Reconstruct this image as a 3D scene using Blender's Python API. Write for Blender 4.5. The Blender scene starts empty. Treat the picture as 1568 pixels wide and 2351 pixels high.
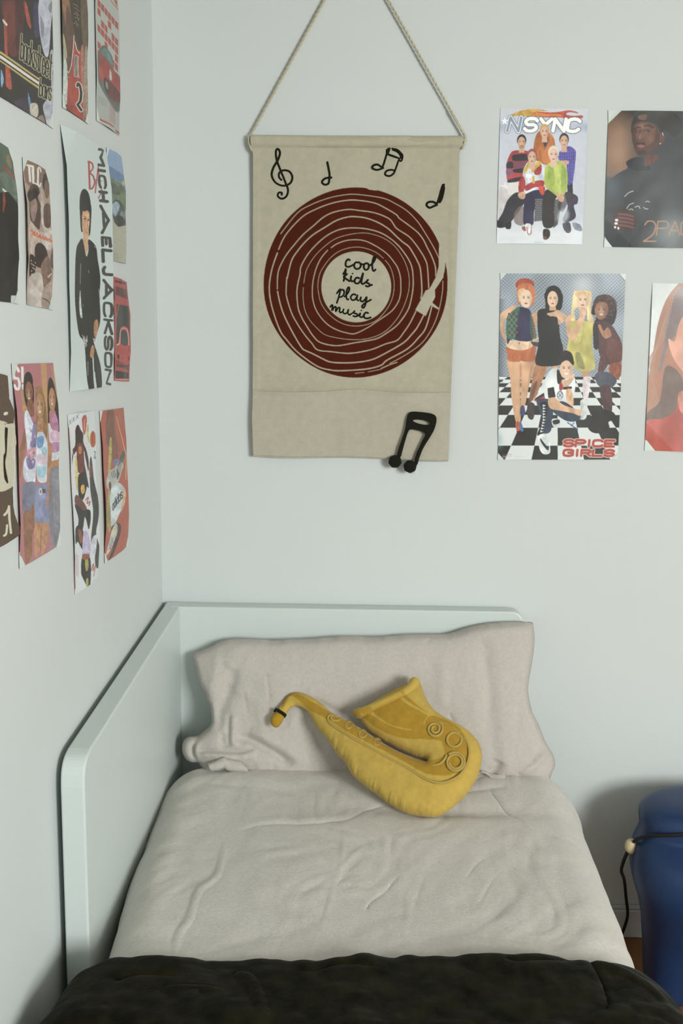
import bpy, math, random
import numpy as np
from mathutils import Vector, Matrix
from mathutils.geometry import delaunay_2d_cdt

scene = bpy.context.scene
COL = scene.collection
random.seed(7)
RNG = np.random.default_rng(11)

# ---------------------------------------------------------------- camera
F, CX, CY = 2300.0, 834.0, 1072.0            # lens in pixels of the 1568x2351 frame, optical axis
RWC = np.array([[0.99973, -0.0102, 0.02085],
                [0.02199, 0.12804, -0.99153],
                [0.00745, 0.99172, 0.12823]])
_u, _s, _vt = np.linalg.svd(RWC)
RWC = _u @ _vt
CAM = np.array([0.5764, -2.5453, 1.60])
cam_data = bpy.data.cameras.new('camera')
cam = bpy.data.objects.new('camera', cam_data)
COL.objects.link(cam)
cam_data.sensor_fit = 'VERTICAL'
cam_data.sensor_height = 36.0
cam_data.sensor_width = 24.0
cam_data.lens = F / 2351 * 36.0
cam_data.shift_x = -(CX - 784) / 2351
cam_data.shift_y = (CY - 1175.5) / 2351
cam_data.clip_start = 0.05
M = Matrix([[*map(float, RWC[i]), float(CAM[i])] for i in range(3)] + [[0, 0, 0, 1]])
cam.matrix_world = M
scene.camera = cam

# ---------------------------------------------------------------- light
world = bpy.data.worlds.new('world')
scene.world = world
world.use_nodes = True
wb = world.node_tree.nodes['Background']
wb.inputs[0].default_value = (0.93, 0.97, 0.94, 1)
wb.inputs[1].default_value = 0.40
scene.view_settings.view_transform = 'Standard'
scene.view_settings.look = 'None'
scene.view_settings.gamma = 1
scene.view_settings.use_curve_mapping = False
scene.view_settings.exposure = 0.13


def area(name, loc, target, size, sy, power, color):
    l = bpy.data.lights.new(name, 'AREA')
    l.shape = 'RECTANGLE'
    l.size, l.size_y = size, sy
    l.energy = power
    l.color = color
    o = bpy.data.objects.new(name, l)
    COL.objects.link(o)
    o.location = loc
    o.rotation_euler = (Vector(target) - Vector(loc)).to_track_quat('-Z', 'Y').to_euler()
    return o


area('window_daylight', (3.35, -4.2, 2.0), (-1.3, -0.7, 0.6), 1.8, 1.5, 298, (0.97, 1.0, 0.985))


# ---------------------------------------------------------------- helpers
def ray(px, py):
    px = np.asarray(px, float); py = np.asarray(py, float)
    q = np.stack([(px - CX) / F, -(py - CY) / F, -np.ones_like(px)], -1)
    return q @ RWC.T


def on_plane(px, py, p0, n):
    """points of the plane (p0, n) seen along the surveyed sight lines"""
    r = ray(px, py); n = np.asarray(n, float); p0 = np.asarray(p0, float)
    t = ((p0 - CAM) @ n) / (r @ n)
    return CAM + r * t[..., None]


def project(P):
    q = (np.asarray(P, float) - CAM) @ RWC
    return CX + F * q[..., 0] / -q[..., 2], CY - F * q[..., 1] / -q[..., 2]


def srgb(h):
    h = h.lstrip('#')
    c = np.array([int(h[i:i + 2], 16) / 255 for i in (0, 2, 4)])
    return np.where(c <= .04045, c / 12.92, ((c + .055) / 1.055) ** 2.4)


def vnoise(x, y, seed=0):
    """smooth value noise in [-1,1]"""
    g = np.random.default_rng(seed).uniform(-1, 1, (64, 64))
    xi = np.floor(x).astype(int); yi = np.floor(y).astype(int)
    fx = x - xi; fy = y - yi
    fx = fx * fx * fx * (fx * (fx * 6 - 15) + 10); fy = fy * fy * fy * (fy * (fy * 6 - 15) + 10)
    a = g[yi % 64, xi % 64]; b = g[yi % 64, (xi + 1) % 64]
    c = g[(yi + 1) % 64, xi % 64]; d = g[(yi + 1) % 64, (xi + 1) % 64]
    return (a * (1 - fx) + b * fx) * (1 - fy) + (c * (1 - fx) + d * fx) * fy


def seg_dist(X, Y, pts):
    """distance of each (X,Y) to a polyline"""
    best = np.full(X.shape, 1e9)
    for (x0, y0), (x1, y1) in zip(pts[:-1], pts[1:]):
        dx, dy = x1 - x0, y1 - y0
        L = dx * dx + dy * dy + 1e-12
        t = np.clip(((X - x0) * dx + (Y - y0) * dy) / L, 0, 1)
        best = np.minimum(best, (X - x0 - t * dx) ** 2 + (Y - y0 - t * dy) ** 2)
    return np.sqrt(best)


def chaikin(p, n=2, closed=True):
    p = np.asarray(p, float)
    for _ in range(n):
        if closed:
            q = np.roll(p, -1, 0)
            a, b = .75 * p + .25 * q, .25 * p + .75 * q
            p = np.stack([a, b], 1).reshape(-1, 2)
        else:
            a, b = .75 * p[:-1] + .25 * p[1:], .25 * p[:-1] + .75 * p[1:]
            p = np.vstack([p[:1], np.stack([a, b], 1).reshape(-1, p.shape[1]), p[-1:]])
    return p


def spline(pts, n=6, closed=False):
    """Catmull-Rom through the points"""
    P = np.asarray(pts, float); m = len(P); out = []
    rng = range(m) if closed else range(m - 1)
    for i in rng:
        if closed:
            a, b, c, d = P[(i - 1) % m], P[i], P[(i + 1) % m], P[(i + 2) % m]
        else:
            a, b, c, d = P[max(i - 1, 0)], P[i], P[i + 1], P[min(i + 2, m - 1)]
        for k in range(n):
            t = k / n
            out.append(.5 * ((2 * b) + (-a + c) * t + (2 * a - 5 * b + 4 * c - d) * t * t + (-a + 3 * b - 3 * c + d) * t ** 3))
    if not closed:
        out.append(P[-1])
    return np.array(out)


def inside(X, Y, poly):
    r = np.zeros(X.shape, bool)
    n = len(poly)
    for i in range(n):
        x0, y0 = poly[i]; x1, y1 = poly[(i + 1) % n]
        if y0 == y1:
            continue
        c = ((y0 <= Y) & (Y < y1)) | ((y1 <= Y) & (Y < y0))
        r ^= c & (X < x0 + (Y - y0) * (x1 - x0) / (y1 - y0))
    return r


def mesh_np(name, V, faces, mats=(), smooth=True, colors=None, parent=None, fm=None):
    """fast mesh from arrays; faces: (n,3) or (n,4) array or a list of such arrays"""
    me = bpy.data.meshes.new(name)
    if not isinstance(faces, (list, tuple)) or (len(faces) and np.ndim(faces[0]) == 1):
        faces = [np.asarray(faces)] if np.ndim(faces[0]) == 1 and len({len(f) for f in faces}) == 1 else faces
    if len(faces) and np.ndim(faces[0]) == 2:
        faces = [np.asarray(f) for f in faces if len(f)]
        loops = np.concatenate([f.reshape(-1) for f in faces])
        tot = np.concatenate([np.full(len(f), f.shape[1]) for f in faces])
    else:
        loops = np.concatenate([np.asarray(f) for f in faces]); tot = np.array([len(f) for f in faces])
    start = np.concatenate([[0], np.cumsum(tot)[:-1]])
    V = np.asarray(V, float)
    me.vertices.add(len(V)); me.vertices.foreach_set('co', V.astype(np.float32).ravel())
    me.loops.add(len(loops)); me.loops.foreach_set('vertex_index', loops.astype(np.int32))
    me.polygons.add(len(tot)); me.polygons.foreach_set('loop_start', start.astype(np.int32))
    me.polygons.foreach_set('loop_total', tot.astype(np.int32))
    if fm is not None:
        me.polygons.foreach_set('material_index', np.asarray(fm, np.int32))
    for m in (mats if isinstance(mats, (list, tuple)) else [mats]):
        me.materials.append(m)
    me.update(calc_edges=True)
    me.validate()
    me.polygons.foreach_set('use_smooth', np.full(len(me.polygons), smooth))
    if colors is not None:
        at = me.color_attributes.new('Col', 'FLOAT_COLOR', 'POINT')
        c = np.ones((len(V), 4), np.float32); c[:, :3] = colors
        at.data.foreach_set('color', c.ravel())
    o = bpy.data.objects.new(name, me)
    COL.objects.link(o)
    if parent is not None:
        o.parent = parent
        o.matrix_parent_inverse = Matrix.Translation(-parent.location)
    return o


def grid_faces(nu, nv, off=0, closed_u=False):
    i = np.arange(nv - 1)[:, None] * nu; j = np.arange(nu if closed_u else nu - 1)[None, :]
    a = i + j; b = i + (j + 1) % nu
    return np.stack([a, b, b + nu, a + nu], -1).reshape(-1, 4) + off


def tube(pts, r, seg=8, closed=False, flat=None):
    """tube around a 3D polyline -> V, F(list); flat=(normal, factor) squashes along a normal"""
    P = np.asarray(pts, float); n = len(P)
    r = np.broadcast_to(np.asarray(r, float), (n,))
    T = np.gradient(P, axis=0) if not closed else np.roll(P, -1, 0) - np.roll(P, 1, 0)
    T /= np.linalg.norm(T, axis=1)[:, None] + 1e-12
    up = np.array([0.13, 0.31, 0.94]) if abs(T[0][2]) < .9 else np.array([1., 0.1, 0])
    N = np.zeros_like(P); v = np.cross(T[0], up); v /= np.linalg.norm(v)
    for i in range(n):
        v = v - T[i] * (v @ T[i]); v /= np.linalg.norm(v) + 1e-12; N[i] = v
    B = np.cross(T, N)
    a = np.arange(seg) / seg * 2 * np.pi
    off = r[:, None, None] * (np.cos(a)[None, :, None] * N[:, None] + np.sin(a)[None, :, None] * B[:, None])
    if flat is not None:
        nn = np.asarray(flat[0], float); off = off - (off @ nn)[..., None] * nn * (1 - flat[1])
    V = (P[:, None] + off).reshape(-1, 3)
    Fq = grid_faces(seg, n + (1 if closed else 0), 0, True)
    if closed:
        Fq = Fq % (n * seg)
        return V, [Fq]
    V = np.vstack([V, P[:1] - T[:1] * r[0] * .5, P[-1:] + T[-1:] * r[-1] * .5])
    c0, c1 = n * seg, n * seg + 1
    k = np.arange(seg); k2 = (k + 1) % seg
    caps = np.vstack([np.stack([k2, k, np.full(seg, c0)], 1), np.stack([k + (n - 1) * seg, k2 + (n - 1) * seg, np.full(seg, c1)], 1)])
    return V, [Fq, caps]


def merge(parts):
    V = []; Q = []; T3 = []; o = 0
    for v, fs in parts:
        V.append(v)
        for f in fs:
            (Q if f.shape[1] == 4 else T3).append(f + o)
        o += len(v)
    out = []
    if Q: out.append(np.vstack(Q))
    if T3: out.append(np.vstack(T3))
    return np.vstack(V), out


def box(x0, x1, y0, y1, z0, z1):
    V = np.array([[x, y, z] for z in (z0, z1) for y in (y0, y1) for x in (x0, x1)], float)
    Fq = np.array([[0, 2, 3, 1], [4, 5, 7, 6], [0, 1, 5, 4], [2, 6, 7, 3], [0, 4, 6, 2], [1, 3, 7, 5]])
    return V, [Fq]


def empty(name, loc):
    o = bpy.data.objects.new(name, None)
    o.empty_display_size = .05
    COL.objects.link(o); o.location = loc
    return o


def tag(o, label=None, cat=None, group=None, kind=None):
    if label: o['label'] = label
    if cat: o['category'] = cat
    if group: o['group'] = group
    if kind: o['kind'] = kind
    return o


def bevel(o, w, seg=3):
    m = o.modifiers.new('bevel', 'BEVEL'); m.width = w; m.segments = seg; m.limit_method = 'ANGLE'
    m.angle_limit = math.radians(35)
    return o


def ring(sh):   # signed area orientation -> CCW
    p = np.asarray(sh, float); a = np.sum(p[:, 0] * np.roll(p[:, 1], -1) - np.roll(p[:, 0], -1) * p[:, 1])
    return p if a > 0 else p[::-1]


def fill(outline, step, holes=()):
    """triangulate the inside of an outline with evenly spread inner points"""
    out = resample(outline, step)
    X, Y = np.meshgrid(np.arange(out[:, 0].min(), out[:, 0].max(), step), np.arange(out[:, 1].min(), out[:, 1].max(), step * .87))
    X = X + (np.arange(X.shape[0]) % 2)[:, None] * step * .5
    X = X.ravel(); Y = Y.ravel()
    k = inside(X, Y, out) & (seg_dist(X, Y, np.vstack([out, out[:1]])) > step * .55)
    hs = [resample(h, step) for h in holes]
    for h in hs:
        k &= ~inside(X, Y, h) & (seg_dist(X, Y, np.vstack([h, h[:1]])) > step * .55)
    pts = [tuple(p) for p in out]; n0 = len(pts)
    face = list(range(n0)); edges = []
    if np.sum(out[:, 0] * np.roll(out[:, 1], -1) - np.roll(out[:, 0], -1) * out[:, 1]) < 0:
        face = face[::-1]
    for h in hs:
        b = len(pts); pts += [tuple(p) for p in h]; edges += [(b + i, b + (i + 1) % len(h)) for i in range(len(h))]
    nb = len(pts)
    pts += list(zip(X[k].tolist(), Y[k].tolist()))
    r = delaunay_2d_cdt([Vector((float(a), float(b))) for a, b in pts], edges, [face], 1, 1e-6)
    V = np.array([[v.x, v.y] for v in r[0]]); T = np.array([list(f) for f in r[2] if len(f) == 3])
    for h in hs:
        c = V[T].mean(1); T = T[~inside(c[:, 0], c[:, 1], h)]
    bd = np.concatenate([out] + hs)
    used = np.zeros(len(V), bool); used[T.ravel()] = True
    remap = np.cumsum(used) - 1
    V = V[used]; T = remap[T]
    e = np.sort(np.vstack([T[:, [0, 1]], T[:, [1, 2]], T[:, [2, 0]]]), 1)
    ue, cnt = np.unique(e, axis=0, return_counts=True)
    B = np.zeros(len(V), bool); B[ue[cnt == 1].ravel()] = True
    # consistent winding
    a = V[T]; ar = (a[:, 1, 0] - a[:, 0, 0]) * (a[:, 2, 1] - a[:, 0, 1]) - (a[:, 1, 1] - a[:, 0, 1]) * (a[:, 2, 0] - a[:, 0, 0])
    T[ar < 0] = T[ar < 0][:, ::-1]
    return V, T, B, ue, ue[cnt == 1]


def resample(p, step, closed=True):
    p = np.asarray(p, float)
    if closed: p = np.vstack([p, p[:1]])
    d = np.concatenate([[0], np.cumsum(np.linalg.norm(np.diff(p, axis=0), axis=1))])
    n = max(4, int(round(d[-1] / step)))
    t = np.linspace(0, d[-1], n, endpoint=not closed)
    return np.stack([np.interp(t, d, p[:, 0]), np.interp(t, d, p[:, 1])], 1)


def inflate(V, B, E, iters=1500):
    """pressure (Poisson) height over a triangulated outline: round like a stuffed cushion"""
    n = len(V); deg = np.bincount(E.ravel(), minlength=n).astype(float)
    L2 = np.mean(np.sum((V[E[:, 0]] - V[E[:, 1]]) ** 2, 1))
    ph = np.zeros(n); i, j = E[:, 0], E[:, 1]; prev = ph.copy()
    w = 1.96
    for k in range(iters):
        s = np.bincount(i, ph[j], n) + np.bincount(j, ph[i], n)
        new = s / deg + L2 / 4
        new[B] = 0
        nx = w * (new - prev) + prev if k > 1 else new      # Chebyshev style speed-up
        prev, ph = ph, nx
        if k % 60 == 59: prev = ph.copy()
    return np.sqrt(np.maximum(2 * ph, 0))


def smooth_on(E, n, f, it, keep=None):
    deg = np.bincount(E.ravel(), minlength=n).astype(float); i, j = E[:, 0], E[:, 1]; f0 = f.copy()
    for _ in range(it):
        f = .5 * f + .5 * (np.bincount(i, f[j], n) + np.bincount(j, f[i], n)) / deg
        if keep is not None: f[keep] = f0[keep]
    return f


# ---------------------------------------------------------------- materials
def mat(name, color, rough=.6, spec=.3, sheen=0, bump=None, var=0, coat=0, attr=False, metal=0, hue=None):
    """bump=(scale, strength[, kind])"""
    m = bpy.data.materials.new(name); m.use_nodes = True
    nt = m.node_tree; p = nt.nodes['Principled BSDF']
    col = color if not isinstance(color, str) else srgb(color)
    p.inputs['Base Color'].default_value = (*col, 1)
    p.inputs['Roughness'].default_value = rough
    p.inputs['Specular IOR Level'].default_value = spec
    p.inputs['Metallic'].default_value = metal
    p.inputs['Coat Weight'].default_value = coat
    if sheen:
        p.inputs['Sheen Weight'].default_value = sheen
        p.inputs['Sheen Roughness'].default_value = .4
    tc = nt.nodes.new('ShaderNodeTexCoord')
    if attr:
        at = nt.nodes.new('ShaderNodeAttribute'); at.attribute_name = 'Col'
        nt.links.new(at.outputs['Color'], p.inputs['Base Color'])
        src = at.outputs['Color']
    else:
        src = None
    if var:
        nz = nt.nodes.new('ShaderNodeTexNoise'); nz.inputs['Scale'].default_value = var[0]; nz.inputs['Detail'].default_value = 6
        nt.links.new(tc.outputs['Object'], nz.inputs['Vector'])
        mr = nt.nodes.new('ShaderNodeMapRange'); mr.inputs[1].default_value = .3; mr.inputs[2].default_value = .7
        mr.inputs[3].default_value = 1 - var[1]; mr.inputs[4].default_value = 1 + var[1]
        nt.links.new(nz.outputs[0], mr.inputs[0])
        mx = nt.nodes.new('ShaderNodeMix'); mx.data_type = 'RGBA'; mx.blend_type = 'MULTIPLY'; mx.inputs[0].default_value = 1
        cb = nt.nodes.new('ShaderNodeCombineColor')
        for k in range(3): nt.links.new(mr.outputs[0], cb.inputs[k])
        if src: nt.links.new(src, mx.inputs[6])
        else: mx.inputs[6].default_value = (*col, 1)
        nt.links.new(cb.outputs[0], mx.inputs[7])
        nt.links.new(mx.outputs[2], p.inputs['Base Color'])
    if bump:
        kind = bump[2] if len(bump) > 2 else 'noise'
        bp = nt.nodes.new('ShaderNodeBump'); bp.inputs['Strength'].default_value = bump[1]; bp.inputs['Distance'].default_value = .002
        if kind == 'noise':
            nz = nt.nodes.new('ShaderNodeTexNoise'); nz.inputs['Scale'].default_value = bump[0]; nz.inputs['Detail'].default_value = 5
            nt.links.new(tc.outputs['Object'], nz.inputs['Vector']); h = nz.outputs[0]
        else:   # woven threads
            hs = []
            for d in ('X', 'Z' if kind == 'weave' else 'Y'):
                w = nt.nodes.new('ShaderNodeTexWave'); w.bands_direction = d
                w.inputs['Scale'].default_value = bump[0]; w.inputs['Distortion'].default_value = 1.5
                w.inputs['Detail'].default_value = 2; w.inputs['Detail Scale'].default_value = 2
                nt.links.new(tc.outputs['Object'], w.inputs['Vector']); hs.append(w.outputs['Fac'])
            ad = nt.nodes.new('ShaderNodeMath'); ad.operation = 'ADD'
            nt.links.new(hs[0], ad.inputs[0]); nt.links.new(hs[1], ad.inputs[1]); h = ad.outputs[0]
        nt.links.new(h, bp.inputs['Height']); nt.links.new(bp.outputs[0], p.inputs['Normal'])
    return m


WALL = (0.608, 0.645, 0.636)
m_wall = mat('wall_paint', WALL, .75, .2, bump=(60, .12), var=(1.2, .02))
m_ceil = mat('ceiling_paint', (.50, .50, .45), .8, .2)
m_white = mat('white_lacquer', (.585, .645, .625), .38, .35, bump=(35, .03))
m_skirt = mat('skirting_paint', (.55, .55, .55), .5, .3)
m_linen = mat('linen', (0.60, 0.572, 0.525), .95, .1, sheen=.2, bump=(260, .55), var=(130, .05))
m_pillow = mat('pillow_linen', (0.49, 0.455, 0.415), .95, .1, sheen=.2, bump=(260, .55), var=(130, .05))
m_velvet = mat('dark_velvet', (0.0085, 0.0078, 0.0030), .85, .08, sheen=.05, bump=(70, .8), var=(26, .75))  # strong tone noise paints the velvet's lighter highlight streaks into the colour
m_felt_black = mat('black_felt', (.013, .013, .009), .95, .1, sheen=.15, bump=(300, .6))
m_yarn = mat('black_yarn', (.015, .014, .009), .9, .1, bump=(500, .5))
m_rope = mat('cotton_rope', (.50, .47, .34), .9, .1, bump=(300, .5))
m_canvas = mat('printed_canvas', (1, 1, 1), .95, .1, bump=(330, .45, 'weave'), attr=True, var=(55, .05))
m_sax = mat('mustard_felt', (1, 1, 1), .95, .1, sheen=.2, bump=(260, .4), attr=True, var=(40, .05))
m_saxcord = mat('mustard_piping', (.43, .305, .085), .9, .1, bump=(500, .4))
m_paper = mat('poster_print', (1, 1, 1), .42, .35, attr=True, bump=(5, .12))
m_tape = mat('clear_tape', (.62, .68, .64), .3, .4)
m_floor = mat('wood_floor', (.22, .095, .03), .45, .4, bump=(40, .15), var=(5, .2))
m_blue = mat('blue_plastic', (.012, .034, .10), .40, .4, bump=(30, .04))
m_cord = mat('black_cord', (.012, .012, .010), .6, .3, bump=(400, .3))
m_bead = mat('wooden_bead', (.60, .50, .30), .5, .3, bump=(80, .1))
m_bedbase = mat('mattress_ticking', (.6, .58, .54), .9, .1)

# ---------------------------------------------------------------- room
def struct(name, parts, m):
    V, Fs = merge(parts)
    return tag(mesh_np(name, V, Fs, m, smooth=False), kind='structure')


struct('floor', [box(-.12, 3.72, -5.2, .12, -.12, 0)], m_floor)
struct('wall_back', [box(-.12, 3.72, 0, .12, 0, 2.47)], m_wall)
struct('wall_left', [box(-.12, 0, -5.2, 0, 0, 2.47)], m_wall)
struct('wall_right', [box(3.6, 3.72, -5.2, 0, 0, 2.47)], m_wall)
struct('ceiling', [box(-.12, 3.72, -5.2, .12, 2.47, 2.59)], m_ceil)
# skirting with a small stepped lip on top
bb = struct('baseboard_back', [box(.0, 3.6, -.014, 0, 0, .078), box(.0, 3.6, -.010, 0, .078, .088)], m_skirt)
bevel(bb, .003, 2)

# ---------------------------------------------------------------- bed
bed = tag(empty('bed_frame', (.5, -.95, 0)), 'white lacquered low bed frame with a high side panel along the left wall', 'bed')


def prism(profile, axis, a0, a1):
    """profile: 2D outline extruded along axis (0=x,1=y); profile coords are the two others"""
    p = ring(profile); n = len(p)
    V = []
    for a in (a0, a1):
        for u, v in p:
            V.append((a, u, v) if axis == 0 else (u, a, v))
    i = np.arange(n); j = (i + 1) % n
    quads = np.stack([i, j, j + n, i + n], 1)
    faces = [list(q) for q in quads] + [list(range(n))[::-1], [n + k for k in range(n)]]
    return np.array(V, float), faces


def arc(cx, cz, r, a0, a1, n=8):
    t = np.radians(np.linspace(a0, a1, n)); return [(cx + r * math.cos(k), cz + r * math.sin(k)) for k in t]


# headboard: panel with a rounded upper right corner
prof = [(.030, .05), (.935, .05)] + arc(.905, .880, .030, 0, 90) + [(.030, .912)]
V, Fc = prism(prof, 1, -.055, -.012)
bevel(mesh_np('headboard', V, Fc, m_white, smooth=False, parent=bed), .004, 3)
# side panel: top edge falls gently forward and rounds over into the front edge
prof = [(-.012, .02), (-.012, .913)] + [(-.800, .8675)] + arc(-.822, .832, .040, 74, 180, 10)[0:0] + \
       spline([(-.838, .865), (-.862, .858), (-.879, .840), (-.884, .812)], 4).tolist() + [(-.884, .02)]
V, Fc = prism(prof, 0, .013, .056)
bevel(mesh_np('side_panel', V, Fc, m_white, smooth=False, parent=bed), .004, 3)
V, Fs = merge([box(.06, .985, -1.98, -.060, .20, .44)])
bevel(mesh_np('mattress', V, Fs, m_bedbase, smooth=False, parent=bed), .05, 4)
V, Fs = merge([box(.058, .985, -2.0, -.058, .08, .20), box(.075, .135, -1.97, -1.91, 0, .08), box(.91, .97, -1.97, -1.91, 0, .08),
               box(.91, .97, -.12, -.06, 0, .08)])
bevel(mesh_np('bed_base', V, Fs, m_white, smooth=False, parent=bed), .006, 2)


def creases(px, py, items):
    """height change of drawn folds; items: (points, width_px, height)"""
    h = np.zeros(px.shape)
    for pts, w, a in items:
        P = spline(pts, 5)
        best = np.full(px.shape, 1e9); tt = np.zeros(px.shape); m = len(P) - 1
        for k in range(m):
            (x0, y0), (x1, y1) = P[k], P[k + 1]
            dx, dy = x1 - x0, y1 - y0
            t = np.clip(((px - x0) * dx + (py - y0) * dy) / (dx * dx + dy * dy + 1e-12), 0, 1)
            d = (px - x0 - t * dx) ** 2 + (py - y0 - t * dy) ** 2
            k_ = d < best
            best = np.where(k_, d, best); tt = np.where(k_, (k + t) / m, tt)
        h += a * np.exp(-best / w ** 2) * np.clip(np.minimum(tt, 1 - tt) * 5, .0, 1) ** .7
    return h


def zc(ox, oy, s, pts):
    return [(ox + x / s, oy + y / s) for x, y in pts]


# ---- duvet -------------------------------------------------------------
Z3 = lambda p: zc(330, 1740, 2.340, p)
Z2 = lambda p: zc(880, 1410, 3.5636, p)
D_CREASES = [
    (Z3([(515, 432), (620, 412), (750, 408), (880, 415), (1000, 403), (1100, 390), (1200, 325), (1320, 292), (1420, 320)]), 4, -.0045),
    (Z3([(515, 415), (620, 392), (750, 386), (880, 393), (1000, 380), (1100, 365)]), 7, .003),
    (Z3([(60, 400), (150, 290), (250, 220), (360, 200), (480, 212), (620, 232), (820, 232), (960, 207), (1150, 192)]), 9, -.0035),
    (Z3([(80, 330), (200, 190), (360, 165), (620, 195), (960, 170)]), 16, .003),
    (Z3([(440, 480), (420, 590), (390, 680), (310, 745), (280, 810), (240, 920), (190, 990), (150, 1150)]), 5, .0068),
    (Z3([(405, 580), (365, 665), (280, 735), (250, 800), (205, 910), (155, 980), (110, 1150)]), 9, -.0025),
    (Z3([(1075, 400), (1068, 560), (1055, 660), (1020, 740), (990, 860), (920, 1050)]), 4, .003),
    (Z3([(1055, 660), (1110, 600), (1190, 530)]), 4, .003),
    (Z3([(1380, 680), (1300, 770), (1220, 830), (1190, 880)]), 4, -.004),
    (Z3([(400, 1060), (600, 1020), (800, 980), (930, 920), (990, 850)]), 14, -.003),
    (Z3([(760, 800), (900, 755), (1020, 740), (1120, 650), (1180, 570)]), 9, -.003),
    (Z3([(1410, 760), (1420, 900), (1390, 1030)]), 6, .002),
    (Z3([(1500, 690), (1480, 760), (1450, 880)]), 8, -.003),
    (Z3([(560, 230), (545, 300), (520, 380)]), 5, -.002),
    (Z3([(80, 600), (60, 700), (20, 820)]), 12, .003),
    (Z2([(860, 1520), (950, 1610), (1040, 1700), (1150, 1765)]), 4, -.006),
    (Z2([(880, 1500), (980, 1590), (1080, 1690)]), 6, .003),
    (Z2([(590, 1560), (700, 1532), (840, 1515), (1000, 1500)]), 5, -.006),
    (Z2([(1100, 1370), (1040, 1385), (860, 1410), (690, 1460)]), 5, -.005),
    (Z2([(780, 1460), (950, 1450), (1100, 1440)]), 12, .005),
    (Z2([(400, 1670), (600, 1700), (760, 1712), (900, 1700)]), 5, -.004),
    (Z2([(1060, 1325), (1110, 1380), (1150, 1350)]), 9, -.008),
    ([(1100, 1800), (1180, 1795), (1260, 1800)], 9, .004),
    ([(1395, 2130), (1385, 2060), (1370, 2000)], 6, -.001),
    ([(1130, 2040), (1110, 2075), (1100, 2100)], 4, -.003),
    ([(1068, 2040), (1085, 2015), (1110, 1985)], 3, -.003),
]


def drape(xl, xr, zt, zl, zr, rl, rr, y0, y1, nu, nv, back_r, hfun, edge_wob=None):
    """bedding laid over the mattress: top, rounded sides, hanging skirts"""
    t = np.linspace(0, 1, nv) ** 1.15
    Y = y0 + (y1 - y0) * t
    V = np.zeros((nv, nu, 3)); flat = np.zeros((nv, nu))
    for i, y in enumerate(Y):
        a, b = xl(y), xr(y)
        L = [zt - rl - zl, math.pi / 2 * rl, (b - rr) - (a + rl), math.pi / 2 * rr, zt - rr - zr]
        c = np.concatenate([[0], np.cumsum(L)])
        # denser sampling where it is seen
        s = np.linspace(0, c[-1], nu)
        x = np.zeros(nu); z = np.zeros(nu); fl = np.zeros(nu)
        k = s <= c[1]; x[k] = a; z[k] = zl + s[k]
        k = (s > c[1]) & (s <= c[2]); th = (s[k] - c[1]) / rl; x[k] = a + rl - rl * np.cos(th); z[k] = zt - rl + rl * np.sin(th); fl[k] = np.sin(th)
        k = (s > c[2]) & (s <= c[3]); x[k] = a + rl + s[k] - c[2]; z[k] = zt; fl[k] = 1
        k = (s > c[3]) & (s <= c[4]); th = (s[k] - c[3]) / rr; x[k] = b - rr + rr * np.sin(th); z[k] = zt - rr + rr * np.cos(th); fl[k] = np.cos(th)
        k = s > c[4]; x[k] = b; z[k] = zt - rr - (s[k] - c[4])
        V[i, :, 0] = x; V[i, :, 1] = y; V[i, :, 2] = z; flat[i] = fl
    # roll the back edge under
    dist = (y0 - V[..., 1])
    q = np.clip(1 - dist / back_r, 0, 1)
    right = np.clip((V[..., 0] - .95) / .06, 0, 1)
    V[..., 2] -= back_r * (1 - np.sqrt(np.clip(1 - q * q, 0, 1))) * np.clip(flat, .3, 1) * (1 - .5 * right)
    cxm = .5 * (xl(-.5) + xr(-.5))
    V[..., 0] += np.where(V[..., 0] < cxm, (cxm - V[..., 0]) * .03 * q ** 3, 0)
    h = hfun(V, flat)
    V[..., 2] += h * flat
    V[..., 0] += (1 - flat) * np.sign(V[..., 0] - cxm) * h * 1.2
    if edge_wob is not None: edge_wob(V, flat)
    return V


def duvet_h(V, flat):
    px, py = project(V)
    x, y = V[..., 0], V[..., 1]
    h = .42 * creases(px, py, D_CREASES)
    h += .006 * vnoise(x * 4.2 + 3, y * 3.5 + 9, 1) + .0022 * vnoise(x * 13 + 4 * vnoise(x * 3, y * 3, 5), y * 8, 2) + .0010 * vnoise(x * 21 + 5 * vnoise(x * 6, y * 5, 15), y * 14 + 3 * vnoise(x * 5, y * 6, 16), 13) + .0008 * vnoise(x * 38 + 2 * vnoise(x * 9, y * 9, 6), y * 26, 3)
    # small pulled wrinkles on the left roll
    w = np.exp(-((x - .12) / .07) ** 2)
    h += w * .0022 * vnoise(x * 14 - y * 26, y * 4 + x * 10, 8)
    h += .012 * np.clip(1 - ((x - .54) / .5) ** 2, 0, 1)
    # a puffy roll just in front of the pillow
    h += .010 * np.exp(-((y + .26) / .07) ** 2)
    h += -.012 * np.exp(-((y + .395) / .035) ** 2) * np.exp(-((x - .72) / .2) ** 2)
    return h


nu, nv = 420, 560
Vd = drape(lambda y: np.interp(-y, [.17, .25, .4, .6, .78, .95, 2], [.062, .061, .064, .072, .088, .10, .10]),
           lambda y: 1.035 + .004 * math.sin(y * 9), .522, .36, .13, .075, .085, -.168, -2.02, nu, nv, .05, duvet_h)
o = mesh_np('duvet', Vd.reshape(-1, 3), grid_faces(nu, nv), m_linen)
so = o.modifiers.new('thick', 'SOLIDIFY'); so.thickness = .012; so.offset = -1
tag(o, 'creased oatmeal linen duvet spread flat over the bed, under the dark quilt', 'duvet')


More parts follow.
